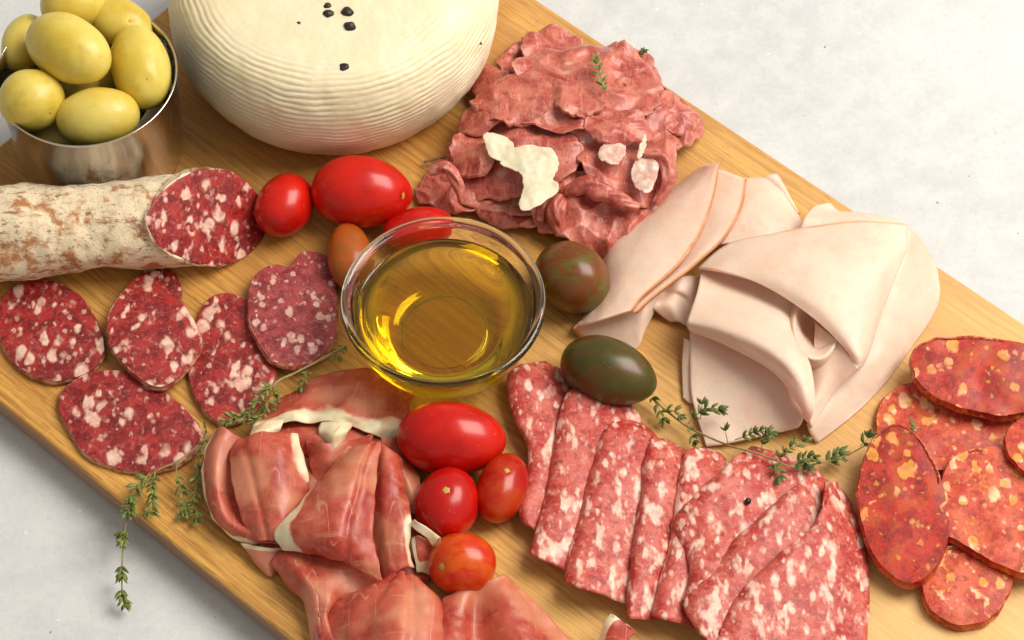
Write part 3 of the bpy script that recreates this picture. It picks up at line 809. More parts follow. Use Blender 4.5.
# ------------------------------------------------------------------ fine salami, folded slices
GM = 'folded slices of fine pink salami fanned out in a row'
def folded(left, right, label, zl=.5, zr=.3, h=.35, seed=1, base=0.0, amp=.09, curl=True):
    n = 9
    Lp = cr(np.array(left, float), n); Rp = cr(np.array(right, float), n)
    grid = []
    for a, b in zip(Lp, Rp):
        row = []
        w = np.linalg.norm(b - a) / 22
        hh = min(h, w * .22)
        for t, z in ((.10, -.30), (.02, -.16), (-.005, .02), (.04, .45), (.16, .85), (.4, 1.0), (.7, .9), (1.0, .55)):
            p = a + (b - a) * t
            zz = base + (zl + .28) * (1 - t) ** .8 + zr * (1 - (1 - t) ** .8) * .8 + hh * 1.15 * z
            row.append((p[0], p[1], max(.08, zz)))
        grid.append(row)
    o = sheet('folded_salami_slice', grid, M['milano'], None, th=.075, nu=60, nv=76, amp=amp, fr=.55, ragged=.05, seed=seed)
    tag(o, label, 'salami slice', GM); return o
folded([(520, 363), (509, 373), (507, 396), (516, 424), (527, 443), (528, 471), (521, 499), (521, 518), (533, 530)],
       [(545, 360), (564, 372), (572, 395), (570, 425), (566, 450), (562, 475), (556, 500), (552, 518), (545, 532)],
       'first fine salami slice of the row, next to the oil bowl', .5, .25, .4, 21)
folded([(575, 387), (564, 400), (557, 430), (551, 462), (544, 500), (536, 528), (529, 553)],
       [(602, 386), (628, 402), (642, 425), (632, 455), (615, 495), (598, 535), (580, 577)],
       'second fine salami slice of the row, just under the green tomato', .65, .25, .45, 22)
folded([(606, 426), (596, 443), (589, 476), (580, 513), (570, 546), (564, 582)],
       [(634, 418), (660, 440), (665, 475), (658, 512), (650, 555), (634, 606)],
       'third fine salami slice, the widest smooth one in the left half of the row', .72, .25, .5, 23)
folded([(651, 436), (643, 462), (640, 495), (633, 537), (629, 574), (626, 617)],
       [(666, 438), (690, 455), (694, 480), (690, 509), (682, 537), (672, 574), (660, 620)],
       'fourth fine salami slice, narrow with a curled lower end', .75, .25, .5, 24)
folded([(686, 450), (678, 476), (675, 499), (671, 523), (668, 546), (661, 574), (652, 616)],
       [(702, 446), (726, 458), (735, 480), (735, 510), (728, 550), (718, 592), (700, 629)],
       'fifth fine salami slice, short topped between the narrow and the broad one', .72, .25, .45, 25)
folded([(732, 458), (708, 484), (682, 510), (673, 524), (680, 545), (690, 568), (682, 600)],
       [(752, 447), (792, 455), (822, 475), (825, 505), (800, 540), (765, 580), (722, 625)],
       'broad fine salami slice with a black peppercorn below the thyme sprig', 1.0, .35, .5, 26, amp=.14)
folded([(806, 478), (765, 511), (736, 540), (707, 574), (682, 606), (700, 634)],
       [(824, 476), (838, 500), (838, 540), (815, 585), (780, 625), (745, 665)],
       'large fine salami slice with a long diagonal fold, second from the right end', 1.15, .45, .55, 27, amp=.14)
folded([(826, 482), (815, 520), (788, 548), (754, 580), (728, 615), (712, 660)],
       [(838, 482), (856, 512), (866, 545), (870, 580), (869, 620), (862, 680)],
       'last fine salami slice of the row at the lower right', 1.5, .25, .4, 28, amp=.14)

# ------------------------------------------------------------------ turkey
GT = 'folded slices of pale turkey breast'
def brown(u0=.93, side='r'):
    if side == 'r': return lambda u, v: max(0, (u - u0) / (1 - u0))
    if side == 'l': return lambda u, v: max(0, (1 - u0 - u) / (1 - u0))
    if side == 't': return lambda u, v: max(0, (1 - u0 - v) / (1 - u0))
    return lambda u, v: max(0, (v - u0) / (1 - u0))
def col(a, b, zs, ts):
    g = []
    for p, q in zip(a, b):
        g.append([(p[0] + (q[0] - p[0]) * t, p[1] + (q[1] - p[1]) * t, z) for t, z in zip(ts, zs)])
    return g
def turkey():
    th = .13
    E1 = [(719, 162), (713, 198), (701, 232), (681, 262), (656, 284), (641, 297), (633, 309)]
    E2 = [(747, 179), (742, 206), (727, 234), (700, 260), (672, 282), (652, 297), (636, 311)]
    t1 = thing('turkey_slice', P(650, 260, 0), 'outermost turkey slice with brown edge, rolled toward the beef', 'turkey slice', GT)
    Lb = [(704, 165), (672, 188), (638, 214), (607, 244), (600, 280), (588, 308), (573, 327)]
    sheet('upper_fold', col(Lb, E1, [.15, 1.0, 1.7, 2.0, 2.1], [0, .12, .4, .75, 1]), M['turkey'], t1, th, 40, 60, brown(.925), amp=.06, ragged=0, seed=31)
    sheet('lower_fold', [[(578, 322, .8), (604, 312, 1.1), (632, 303, 1.4), (650, 290, 1.2), (664, 284, 1.0)],
                         [(573, 329, .7), (600, 330, .6), (628, 322, .9), (646, 308, 1.3), (660, 297, .8)],
                         [(578, 337, .15), (604, 345, .12), (634, 350, .15), (645, 332, .5), (655, 312, .3)]], M['turkey'], t1, th, 40, 30, brown(.9, 'l'), amp=.04, ragged=0, seed=32)
    t2 = thing('turkey_slice', P(700, 225, 0), 'second turkey slice with brown edge tucked under the outermost one', 'turkey slice', GT)
    a = [(x - 14, y + 2) for x, y in E1]
    sheet('upper_fold', col(a, E2, [1.2, 1.5, 1.75, 1.85], [0, .35, .7, 1]), M['turkey'], t2, th, 30, 60, brown(.87), amp=.05, ragged=0, seed=33)
    sheet('lower_fold', [[(645, 296, .9), (662, 282, 1.2), (680, 276, 1.2), (700, 276, .8)],
                         [(650, 306, 1.0), (664, 294, .7), (678, 290, 1.0), (698, 296, .6)],
                         [(657, 312, .5), (670, 303, .9), (684, 300, .6), (696, 312, .4)],
                         [(670, 322, .2), (678, 322, .4), (688, 326, .3), (696, 332, .2)]], M['turkey'], t2, th, 26, 26, amp=.05, ragged=0, seed=34)
    t3 = thing('turkey_slice', P(765, 215, 0), 'third turkey slice showing a short brown upper edge near the board edge', 'turkey slice', GT)
    sheet('fold', [[(744, 178, 1.0), (764, 178, 1.1), (784, 192, .9)], [(738, 200, 1.4), (768, 198, 1.6), (797, 212, 1.3)], [(724, 222, 1.5), (765, 222, 1.8), (806, 226, 1.6)], [(705, 245, 1.3), (755, 240, 1.7), (806, 236, 1.6)]], M['turkey'], t3, th, 34, 34, brown(.95), amp=.06, ragged=0, seed=35)
    sheet('tip', [[(762, 178, .7), (770, 174, .8), (779, 173, .5)], [(774, 188, .7), (782, 186, .8), (788, 190, .5)], [(785, 205, .6), (793, 206, .6), (800, 214, .4)]], M['turkey'], t3, th, 16, 16, brown(.8), amp=.03, ragged=0, seed=36)
    t4 = thing('turkey_slice', P(830, 300, 0), 'largest turkey slice draped over the top with a wide triangular fold', 'turkey slice', GT)
    TC = [[(697, 268, 1.5), (728, 244, 2.0), (772, 233, 2.5), (806, 227, 2.8), (856, 221, 2.8), (908, 224, 2.6)],
          [(722, 271, 2.3), (757, 261, 2.7), (800, 257, 3.0), (840, 255, 3.0), (880, 254, 2.8), (906, 250, 2.3)],
          [(766, 287, 2.6), (796, 290, 3.0), (826, 290, 3.1), (855, 290, 2.9), (877, 288, 2.6), (892, 286, 2.1)],
          [(812, 317, 2.7), (831, 320, 2.95), (848, 322, 2.9), (863, 323, 2.7), (873, 322, 2.3), (880, 321, 1.8)],
          [(845, 349, 2.5), (853, 352, 2.65), (860, 353, 2.6), (865, 353, 2.3), (868, 352, 2.0), (870, 350, 1.5)],
          [(853, 364, 2.2), (857, 367, 2.2), (860, 368, 2.1), (862, 367, 1.9), (863, 366, 1.7), (864, 364, 1.3)]]
    sheet('upper_fold', TC, M['turkey'], t4, th, 60, 60, lambda u, v: max(0, (.015 - v) / .02) * (u > .45) * .8, amp=.05, ragged=0, seed=37)
    sheet('side_fold', [[(902, 223, 2.5), (914, 231, 2.3), (927, 248, 1.4), (938, 270, .5)],
                        [(888, 285, 2.0), (902, 288, 1.75), (920, 296, 1.0), (937, 308, .25)],
                        [(868, 345, 1.4), (882, 350, 1.1), (894, 360, .6), (900, 364, .2)],
                        [(842, 374, 1.2), (850, 386, .9), (857, 398, .5), (864, 406, .15)],
                        [(808, 424, .9), (810, 431, .7), (813, 437, .4), (817, 443, .12)]], M['turkey'], t4, th, 40, 60, amp=.06, ragged=0, seed=38)
    sheet('back_loop', [[(800, 229, 2.6), (830, 224, 2.6), (870, 223, 2.6), (905, 225, 2.4)],
                        [(805, 217, 2.7), (830, 217, 2.6), (868, 216, 2.5), (900, 221, 2.2)],
                        [(815, 206, 2.4), (832, 212, 2.2), (862, 213, 1.8), (892, 218, 1.5)],
                        [(830, 203, 1.8), (840, 212, 1.2), (860, 214, .9), (885, 219, .7)]], M['turkey'], t4, th, 34, 24, amp=.05, ragged=0, seed=39)
    sheet('inner_fold', [[(815, 322, 1.9), (838, 342, 2.3), (858, 368, 2.3)], [(814, 345, 1.8), (832, 358, 2.0), (848, 378, 1.9)], [(810, 372, 1.5), (822, 384, 1.7), (832, 396, 1.3)], [(803, 408, 1.2), (808, 418, 1.2), (812, 428, .9)]], M['turkey'], t4, th, 26, 40, amp=.05, ragged=0, seed=40)
    t5 = thing('turkey_slice', P(745, 340, 0), 'turkey slice folded like a sagging pocket in front of the largest one', 'turkey slice', GT)
    TE = [[(703, 262, 1.1), (736, 268, .9), (770, 282, .9), (788, 296, 1.1), (797, 306, 1.3)],
          [(697, 292, 1.9), (728, 297, 2.0), (760, 306, 2.1), (784, 320, 2.3), (797, 336, 2.1)],
          [(688, 318, 2.1), (722, 324, 2.6), (762, 340, 3.0), (795, 358, 3.0), (811, 366, 2.6)],
          [(687, 327, 1.8), (730, 340, 2.4), (778, 366, 2.7), (803, 392, 2.7), (815, 402, 2.3)],
          [(692, 333, 1.4), (733, 349, 1.9), (775, 374, 2.2), (799, 405, 2.1), (809, 422, 1.6)],
          [(700, 333, 1.1), (738, 346, 1.3), (776, 368, 1.4), (797, 398, 1.4), (803, 418, 1.2)]]
    sheet('pocket', TE, M['turkey'], t5, th, 60, 60, amp=.04, ragged=0, seed=41)
    sheet('bottom_fold', [[(690, 330, 1.0), (738, 344, 1.2), (782, 370, 1.4), (804, 404, 1.2)],
                          [(690, 362, .75), (730, 376, .85), (770, 394, 1.0), (803, 417, 1.1)],
                          [(692, 398, .45), (724, 410, .55), (762, 419, .7), (799, 427, .8)],
                          [(706, 446, .2), (724, 444, .3), (757, 437, .45), (792, 430, .55)]], M['turkey'], t5, th, 46, 46, amp=.06, ragged=0, seed=42)
    sheet('back_edge', [[(684, 338, .7), (690, 342, .9), (698, 348, .8)], [(682, 365, .4), (688, 368, .5), (696, 372, .5)], [(683, 398, .15), (688, 402, .2), (696, 404, .25)]], M['turkey'], t5, th, 14, 30, amp=.03, ragged=0, seed=43)
    def rg(pts): q = pts[4:] + pts[:4]; return q + [q[0]]
    sheet('curl', [rg([(800, 366, 1.6), (786, 340, 1.5), (788, 308, 1.3), (812, 293, 1.3), (842, 308, 1.4), (850, 335, 1.3), (828, 368, 1.3)]),
                   rg([(804, 356, 2.45), (793, 332, 2.35), (796, 311, 2.25), (812, 300, 2.3), (834, 312, 2.4), (841, 334, 2.35), (825, 358, 2.35)]),
                   rg([(808, 350, 2.3), (799, 330, 2.1), (802, 314, 1.9), (814, 307, 1.9), (828, 316, 2.1), (834, 334, 2.1), (821, 351, 2.15)]),
                   rg([(812, 343, 1.6), (806, 331, 1.3), (808, 320, 1.2), (815, 315, 1.3), (823, 321, 1.3), (826, 332, 1.4), (818, 344, 1.4)]),
                   rg([(815, 334, 1.0), (814, 331, 1.0), (814, 328, 1.0), (816, 326, 1.0), (818, 328, 1.0), (819, 331, 1.0), (817, 334, 1.0)])], M['turkey'], t5, .12, 70, 44, amp=.03, ragged=0, seed=44)
turkey()

# ------------------------------------------------------------------ air dried ham
GH = 'ruffled slices of air dried ham'
def fatb(u0=.8): return lambda u, v: (v - u0) / (1 - u0) * .6 + .5 if v > u0 - .2 else 0
def step(f, lo, hi): return min(1, max(0, (f - lo) / (hi - lo)))
def ham(name, grid, label, fat=None, seed=1, th=.055, amp=.08, root=None, **kw):
    if root is None:
        a = grid[len(grid) // 2]; q = a[len(a) // 2]
        root = thing('ham_slice', P(q[0], q[1], 0), label, 'ham slice', GH)
    sheet(name, grid, M['ham'], root, th, kw.pop('nu', 50), kw.pop('nv', 50), fat, amp=amp, fr=.7, ragged=.09, seed=seed, **kw)
    return root
def hams():
    # dark low layer
    h0 = ham('fold', [[(245, 440, .6), (300, 428, .6), (350, 424, .5), (400, 440, .4)], [(225, 490, .5), (300, 480, .8), (360, 470, .6), (420, 480, .4)], [(260, 545, .4), (310, 540, .8), (370, 540, .8), (425, 530, .3)], [(290, 590, .3), (330, 600, .6), (380, 600, .6), (430, 580, .3)]],
        'dark ham slice at the bottom of the ruffled pile', seed=50, amp=.15)
    h1 = ham('fold', [[(262, 410, .15), (290, 391, .2), (322, 376, .3), (358, 369, .3), (392, 377, .2), (414, 396, .15)],
         [(258, 416, .6), (288, 402, .9), (318, 388, .8), (355, 384, 1.1), (386, 392, .7), (411, 404, .5)],
         [(256, 420, .9), (285, 409, 1.3), (318, 402, 1.0), (352, 402, 1.3), (381, 408, .9), (406, 418, .6)],
         [(253, 426, 1.1), (282, 415, 1.45), (312, 413, 1.3), (346, 414, 1.5), (374, 422, 1.1), (400, 434, .55)],
         [(251, 432, 1.0), (280, 423, 1.3), (312, 422, 1.3), (342, 422, 1.4), (368, 433, 1.0), (393, 443, .4)]],
        'ham slice at the back of the pile beside the oil bowl with cream fat edge', lambda u, v: .9 * max(0, (v - .38 - .16 * math.sin(u * 11) * .5) / .5), 51, amp=.16, wave=lambda u, v: .10 * v * math.sin(u * 21 + 3 * v))
    ham('fat_flap', [[(322, 420, 1.3), (336, 418, 1.45), (352, 424, 1.3)], [(319, 431, 1.35), (334, 432, 1.7), (348, 432, 1.4)], [(322, 441, 1.0), (334, 449, 1.35), (345, 439, 1.1)]], '', lambda u, v: .55 + .4 * abs(math.sin(u * 4 + v * 2)), 52, root=h1, nu=24, nv=24, amp=.10)
    ham('fat_curl', [[(252, 428, 1.2), (264, 423, 1.5), (284, 420, 1.5)], [(249, 436, 1.6), (260, 432, 1.8), (280, 428, 1.5)], [(246, 446, 1.6), (258, 446, 1.7), (272, 437, 1.2)], [(236, 452, 1.0), (250, 456, 1.1), (262, 448, .9)]], '', lambda u, v: .85, 53, root=h1, nu=22, nv=24, amp=.1)
    ham('under_fold', [[(268, 424, .7), (310, 422, .7), (352, 424, .8), (386, 436, .5)], [(272, 436, 1.0), (308, 434, 1.2), (340, 440, 1.2), (378, 446, .7)], [(290, 455, .6), (315, 455, .9), (340, 458, .8), (370, 462, .5)]], '', lambda u, v: 0, 67, root=h1, nu=30, nv=20, amp=.14)
    h2 = ham('outer_fold', [[(214, 429, 1.6), (224, 427, 2.0), (236, 434, 1.8), (250, 447, 1.2)],
         [(203, 455, 1.2), (214, 450, 1.8), (226, 455, 1.6), (238, 470, 1.0)],
         [(203, 490, .9), (215, 488, 1.6), (228, 492, 1.3), (245, 500, .8)],
         [(211, 516, .7), (222, 515, 1.3), (236, 516, 1.1), (256, 520, .8)],
         [(228, 534, .6), (238, 532, 1.1), (252, 530, 1.2), (272, 532, 1.0)],
         [(252, 546, .5), (262, 544, .9), (272, 543, 1.0), (286, 545, .9)]],
        'cup shaped ham slice on the left of the pile with a thin pale rim', lambda u, v: max(step(.10 - u, .0, .06) * .75, step(v, .78, .9) * step(.5 - u, 0, .4) * .9), 54, amp=.08)
    ham('inner_fold', [[(229, 440, 1.3), (250, 436, 2.0), (276, 434, 2.1), (299, 434, 1.9)],
         [(230, 462, 1.8), (252, 452, 2.5), (280, 448, 2.6), (304, 452, 2.0)],
         [(234, 492, 1.8), (256, 486, 2.3), (284, 482, 2.3), (309, 478, 1.5)],
         [(241, 520, 1.4), (262, 518, 1.8), (284, 514, 1.8), (308, 500, 1.1)],
         [(250, 538, 1.0), (266, 540, 1.3), (284, 538, 1.3), (302, 522, .9)]], '', lambda u, v: .9 * max(0, (u - .74) / .22) * step(.66 - v, 0, .25), 55, root=h2, nu=60, nv=60, amp=.10, wave=lambda u, v: -.09 * math.exp(-((u - .22 - .15 * v) / .06) ** 2) + .10 * math.sin(v * 6 + u * 3))
    ham('point', [[(240, 544, .6), (258, 546, .9), (276, 548, .9), (296, 545, .6)], [(252, 560, .4), (262, 562, .6), (274, 562, .6), (288, 556, .4)], [(266, 574, .15), (269, 577, .2), (272, 576, .2), (276, 572, .15)]], '', lambda u, v: step(.22 - v, 0, .15) * .8, 56, root=h2, nu=30, nv=24)
    h3 = ham('fold', [[(340, 456, 1.6), (354, 448, 2.2), (368, 443, 2.5), (381, 441, 2.3)],
         [(313, 488, 1.9), (335, 472, 2.6), (358, 462, 2.9), (379, 464, 2.4)],
         [(292, 512, 1.9), (322, 500, 2.8), (352, 494, 3.0), (375, 498, 2.3)],
         [(276, 528, 1.7), (310, 526, 2.7), (345, 524, 2.9), (373, 532, 2.2)],
         [(277, 540, 1.5), (310, 544, 2.3), (345, 548, 2.5), (378, 562, 1.9)],
         [(284, 549, 1.2), (315, 554, 1.7), (348, 564, 1.9), (384, 582, 1.4)]],
        'fan shaped ham slice in the centre of the pile with fat on its left', lambda u, v: .95 * max(0, (.14 + .17 * v - u) / .17) * (.35 + .65 * step(v, .1, .5)), 57, nu=70, nv=60, amp=.10, wave=lambda u, v: .08 * v * (abs(math.sin(u * 7 + .9)) - .6) - .13 * math.exp(-((u - .80 + .15 * v) / .05) ** 2))
    h4 = ham('fold', [[(376, 442, 1.9), (384, 446, 2.1), (392, 452, 1.9), (400, 458, 1.5)],
         [(372, 474, 1.7), (384, 474, 2.1), (396, 480, 2.0), (406, 488, 1.6)],
         [(370, 510, 1.5), (384, 508, 2.0), (398, 512, 2.0), (411, 520, 1.9)],
         [(372, 545, 1.2), (386, 545, 1.7), (399, 545, 1.7), (410, 546, 1.5)],
         [(385, 582, .9), (394, 574, 1.2), (404, 568, 1.2), (414, 568, 1.0)]],
        'ham slice with a white hooked fat edge beside the tomatoes', lambda u, v: .9 * max(0, (u - .70) / .25) * step(v, .35, .6), 58, amp=.10, wave=lambda u, v: .07 * (abs(math.sin(u * 5 + 1)) - .5) * v)
    ham('fat_hook', [[(409, 523, 2.0), (414, 520, 2.2), (420, 524, 2.1)], [(422, 535, 1.9), (427, 528, 2.1), (431, 531, 1.9)], [(434, 546, 1.3), (439, 539, 1.6), (443, 538, 1.4)]], '', lambda u, v: 1.0, 59, root=h4, nu=18, nv=24, amp=.03)
    ham('lower_fold', [[(412, 538, 1.5), (420, 536, 1.6), (434, 544, 1.2)], [(413, 555, 1.1), (422, 554, 1.1), (433, 552, .9)], [(418, 572, .7), (425, 572, .7), (432, 574, .5)]], '', lambda u, v: step(.3 - u, 0, .15) + step(v - .6, 0, .2), 60, root=h4, nu=24, nv=24, amp=.05)
    h5 = ham('fold', [[(382, 436, 1.0), (396, 440, .9), (410, 452, .6)], [(386, 458, 1.2), (402, 464, 1.3), (420, 478, .8)], [(400, 484, 1.1), (412, 490, 1.1), (426, 500, .6)], [(408, 512, .7), (418, 516, .7), (430, 526, .4)]],
        'dark shiny ham slice tucked behind the round red tomato', seed=61, amp=.10)
    h6 = ham('fold', [[(270, 562, .7), (285, 550, 1.0), (320, 556, 1.2), (350, 566, 1.3), (384, 582, 1.2)],
         [(286, 585, .5), (296, 566, 1.5), (322, 574, 1.3), (350, 584, 1.0), (378, 592, .8)],
         [(302, 602, .5), (312, 588, 1.6), (326, 598, 1.4), (338, 604, .9), (352, 604, .6)],
         [(307, 624, .4), (316, 612, 1.3), (324, 618, 1.2), (330, 622, .8), (340, 625, .5)],
         [(312, 650, .3), (320, 645, 1.0), (334, 648, 1.1), (350, 655, .9), (365, 660, .7)]],
        'twisted ham slice spilling toward the front edge of the board', lambda u, v: step(.45 - abs(u - .42) * 12, 0, .5) * step(.65 - v, 0, .2) * .62, 62, amp=.10, wave=lambda u, v: .12 * math.sin(u * 14) * math.sin(v * 3))
    h7 = ham('fold', [[(388, 580, 1.3), (396, 573, 1.7), (403, 570, 1.8), (410, 574, 1.6), (418, 580, 1.3)],
         [(352, 592, 1.0), (378, 588, 2.0), (402, 586, 2.4), (424, 590, 2.0), (440, 600, 1.2)],
         [(324, 606, .7), (362, 608, 1.9), (400, 612, 2.7), (430, 614, 2.1), (442, 622, 1.3)],
         [(318, 628, .6), (356, 636, 1.8), (400, 640, 2.9), (434, 642, 2.2), (448, 648, 1.3)],
         [(325, 665, .5), (358, 672, 1.5), (400, 676, 2.3), (436, 674, 1.9), (452, 676, 1.1)]],
        'broad domed ham slice at the bottom centre of the photo', seed=63, amp=.10, nu=70, wave=lambda u, v: -.12 * math.exp(-((u - .28 - .05 * v) / .06) ** 2) - .16 * math.exp(-((u - .66 + .1 * v) / .06) ** 2) + .10 * math.sin(u * 9))
    h8 = ham('fold', [[(441, 598, 1.1), (462, 590, 1.3), (482, 582, 1.5), (503, 576, 1.2), (514, 580, .9)],
         [(438, 618, 1.4), (460, 612, 1.3), (480, 606, .9), (510, 602, 1.4), (538, 604, .8)],
         [(438, 645, 1.6), (462, 640, 1.4), (482, 638, .8), (520, 632, 1.5), (562, 632, .7)],
         [(440, 680, 1.4), (470, 675, 1.2), (495, 672, .7), (540, 665, 1.3), (590, 664, .6)]],
        'ham slice with soft valleys running off the bottom below the orange tomato', seed=64, amp=.10, nu=70, wave=lambda u, v: .22 * (abs(math.sin(u * 6.5 + .6 * v)) - .5))
    h9 = ham('fold', [[(598, 650, .8), (604, 622, 1.4), (612, 614, 1.7), (618, 618, 1.5)], [(604, 655, .9), (612, 630, 1.5), (622, 622, 1.5), (630, 628, 1.2)], [(618, 668, .7), (626, 645, 1.1), (636, 634, 1.0), (644, 640, .6)]],
        'little ham curl with white fat tip below the folded fine salami', lambda u, v: step(.45 - v, 0, .2), 65, nu=26, nv=26, amp=.03)
    h10 = ham('fold', [[(305, 440, 1.2), (325, 444, 1.5), (350, 440, 1.2), (372, 432, .9)], [(310, 465, .9), (325, 462, 1.2), (345, 452, 1.4), (368, 444, 1.4)], [(312, 490, .6), (322, 480, .8), (338, 470, 1.0), (355, 460, 1.2)]],
        'small ham fold deep between the cup shaped and the fan shaped slice', seed=66, amp=.12)
hams()

# ------------------------------------------------------------------ beef
GB = 'crumpled slices of thin cured beef in a pile'
def mound(h, off=0.0):
    def f(x, y):
        d = ((x - 565) / 150) ** 2 + ((y - 140) / 120) ** 2
        return max(.25, h * (1 - .75 * d) + off)
    return f
beef = [
    ([(440, 200), (470, 150), (520, 110), (600, 80), (660, 90), (672, 150), (650, 205), (590, 235), (520, 215)], mound(1.2), .3, 'lowest beef slice, dark red, in the gaps of the crumpled pile'),
    ([(505, 50), (528, 34), (552, 28), (578, 33), (583, 50), (578, 72), (545, 84), (512, 84), (500, 70)], mound(1.5), .38, 'ruffled beef slice at the back of the pile closest to the cheese top'),
    ([(632, 58), (652, 66), (664, 92), (690, 108), (703, 124), (694, 142), (676, 150), (655, 142), (640, 110)], mound(1.5), .38, 'beef slice jutting out to the right of the pile toward the board edge'),
    ([(418, 190), (430, 168), (446, 163), (466, 178), (478, 200), (462, 214), (440, 208), (420, 206)], mound(1.6), .36, 'small crumpled beef slice at the left end by the hidden red tomato'),
    ([(468, 192), (500, 178), (540, 182), (566, 202), (550, 222), (510, 228), (480, 214)], mound(1.3), .4, 'dark crumpled beef slice at the front just above the oil bowl'),
    ([(540, 190), (575, 170), (625, 178), (668, 190), (660, 212), (620, 250), (582, 252), (556, 238), (535, 222)], mound(1.8), .42, 'wrinkled beef slice at the front by the striped tomato'),
    ([(443, 165), (454, 138), (490, 122), (540, 124), (575, 140), (582, 160), (556, 184), (510, 196), (470, 196), (450, 188)], mound(2.2), .30, 'beef slice carrying the large cheese shaving'),
    ([(585, 95), (620, 82), (665, 92), (678, 130), (674, 175), (660, 205), (628, 206), (600, 190), (578, 160), (570, 120)], mound(2.3), .34, 'beef slice with pale fat patches on the right of the pile'),
    ([(620, 48), (642, 50), (656, 70), (663, 96), (650, 108), (630, 92), (615, 66)], mound(2.4, .2), .22, 'orange pink beef slice edge at the upper right of the pile'),
    ([(462, 112), (486, 88), (530, 70), (580, 78), (612, 100), (606, 122), (565, 132), (520, 122), (480, 134), (458, 128)], mound(2.8), .30, 'broad rosy beef slice stretching from the centre to the left'),
    ([(515, 62), (560, 48), (610, 46), (645, 62), (662, 92), (650, 116), (605, 122), (560, 112), (525, 92)], mound(3.0), .34, 'top beef slice bearing the green thyme tip'),
    ([(468, 104), (486, 90), (512, 86), (536, 94), (544, 110), (522, 122), (488, 120)], mound(3.15), .26, 'rounded beef lobe left of the thyme tip on top of the pile'),
    ([(548, 90), (566, 78), (594, 82), (606, 98), (594, 112), (566, 112)], mound(3.35), .26, 'small rounded beef lobe just in front of the thyme tip'),
    ([(455, 140), (468, 128), (490, 134), (496, 156), (484, 176), (462, 174), (450, 158)], mound(2.6), .28, 'folded beef lobe at the left with a pale fat seam'),
    ([(586, 118), (612, 110), (640, 116), (652, 132), (636, 144), (606, 144), (588, 134)], mound(3.0), .28, 'speckled beef fold behind the small square cheese shaving'),
    ([(652, 100), (672, 96), (694, 112), (700, 126), (680, 134), (660, 124)], mound(2.3), .26, 'peppered beef fold at the far right tip of the pile'),
    ([(520, 46), (536, 34), (560, 36), (570, 50), (556, 62), (530, 62)], mound(2.3), .26, 'beef lobe crowning the back end of the pile'),
    ([(484, 60), (500, 66), (512, 82), (500, 94), (480, 96), (470, 84)], mound(1.7, .2), .24, 'beef fold facing the cheese side halfway down the pile'),
]
for q, (ol_, zf, cr_, lb) in enumerate(beef):
    o = disc('beef_slice', ol_, zf, M['beef'], None, th=.12, n=150, K=34, bulge=.1, amp=.22, fr=.55, seed=70 + q * 3.1, crumple=cr_ * 1.05, cf=.42, edge=.6, ragged=.18)
    tag(o, lb, 'beef slice', GB)
def beefroll(pts, r, seed, lb):
    V, Fc = tube('x', pts, lambda t: r * (.55 + .45 * math.sin(math.pi * min(1, max(0, t * .9 + .08)))), None, seg=26, n=60, amp=.55, seed=seed)
    o = build('rolled_beef_slice', V, Fc, M['beef'], attrs={'fat': np.zeros(len(V))}); tag(o, lb, 'beef slice', GB)
beefroll([(566, 192, 2.0), (585, 186, 2.4), (610, 196, 2.3), (638, 208, 1.8)], .42, 1, 'rolled beef ridge curving over the front right of the pile')
beefroll([(561, 196, 1.9), (556, 212, 1.7), (560, 234, 1.0)], .40, 2, 'rolled beef ridge running down toward the striped tomato')
beefroll([(540, 222, 1.1), (548, 200, 1.5), (560, 184, 1.9)], .34, 4, 'thin rolled beef ridge right of the large cheese shaving')
beefroll([(430, 172, 1.9), (446, 168, 2.3), (458, 184, 2.1), (462, 202, 1.5)], .30, 8, 'beef roll bending round the left tip of the pile')
beefroll([(640, 152, 2.6), (662, 158, 2.5), (668, 180, 2.1), (655, 204, 1.6)], .34, 9, 'long rolled beef edge along the right flank of the pile')
# shavings
from mathutils.geometry import delaunay_2d_cdt
def shaving(outline, z, mat, lb, name, cat, seed, grp=None):
    o2 = cr(outline, 110, True); o2 = np.array([(x + 1.3 * nz((x, y, 0), .35, seed), y + 1.3 * nz((x, y, 0), .35, seed + 9)) for x, y in o2])
    x0_, y0_ = o2.min(axis=0); x1_, y1_ = o2.max(axis=0)
    pts = [Vector(p) for p in o2]; nb = len(pts)
    for gx in np.arange(x0_, x1_, 1.5):
        for gy in np.arange(y0_, y1_, 1.5): pts.append(Vector((gx, gy)))
    vs, _, fs, _, _, _ = delaunay_2d_cdt(pts, [], [tuple(range(nb))], 1, 1e-4)
    V = []; 
    for v in vs:
        q = P(v.x, v.y, z); q.z += .22 * nz(q, .9, seed) + .05 * nz(q, 3, seed); V.append(q)
    n = len(V); F_ = [tuple(f) for f in fs]
    V2 = [v - Vector((0, 0, .05)) for v in V]; edges = {}
    for f in F_:
        for i in range(len(f)): edges[(f[i], f[(i + 1) % len(f)])] = 1
    side = [(a_, a_ + n, b_ + n, b_) for a_, b_ in edges if (b_, a_) not in edges]
    o = build(name, V + V2, F_ + [tuple(x + n for x in f[::-1]) for f in F_] + side, mat, smooth=True)
    tag(o, lb, cat, grp)
GP = 'hard cheese shavings on the beef'
shaving([(483, 137), (491, 134), (504, 135), (513, 142), (515, 147), (529, 145), (543, 147), (551, 148), (558, 158), (557, 170), (553, 178), (559, 184), (556, 192), (540, 204), (524, 210), (519, 204), (523, 190), (523, 181), (518, 172), (502, 164), (500, 159), (493, 157), (487, 150)], 2.75, M['parmesan'], 'large jagged pale yellow cheese shaving on the left of the beef', 'cheese_shaving', 'cheese shaving', 81, GP)
shaving([(602, 146), (612, 140), (624, 143), (625, 154), (616, 165), (604, 162), (598, 156)], 2.85, M['fatbit'], 'small square pinkish white cheese shaving in the middle of the beef', 'cheese_shaving', 'cheese shaving', 82, GP)
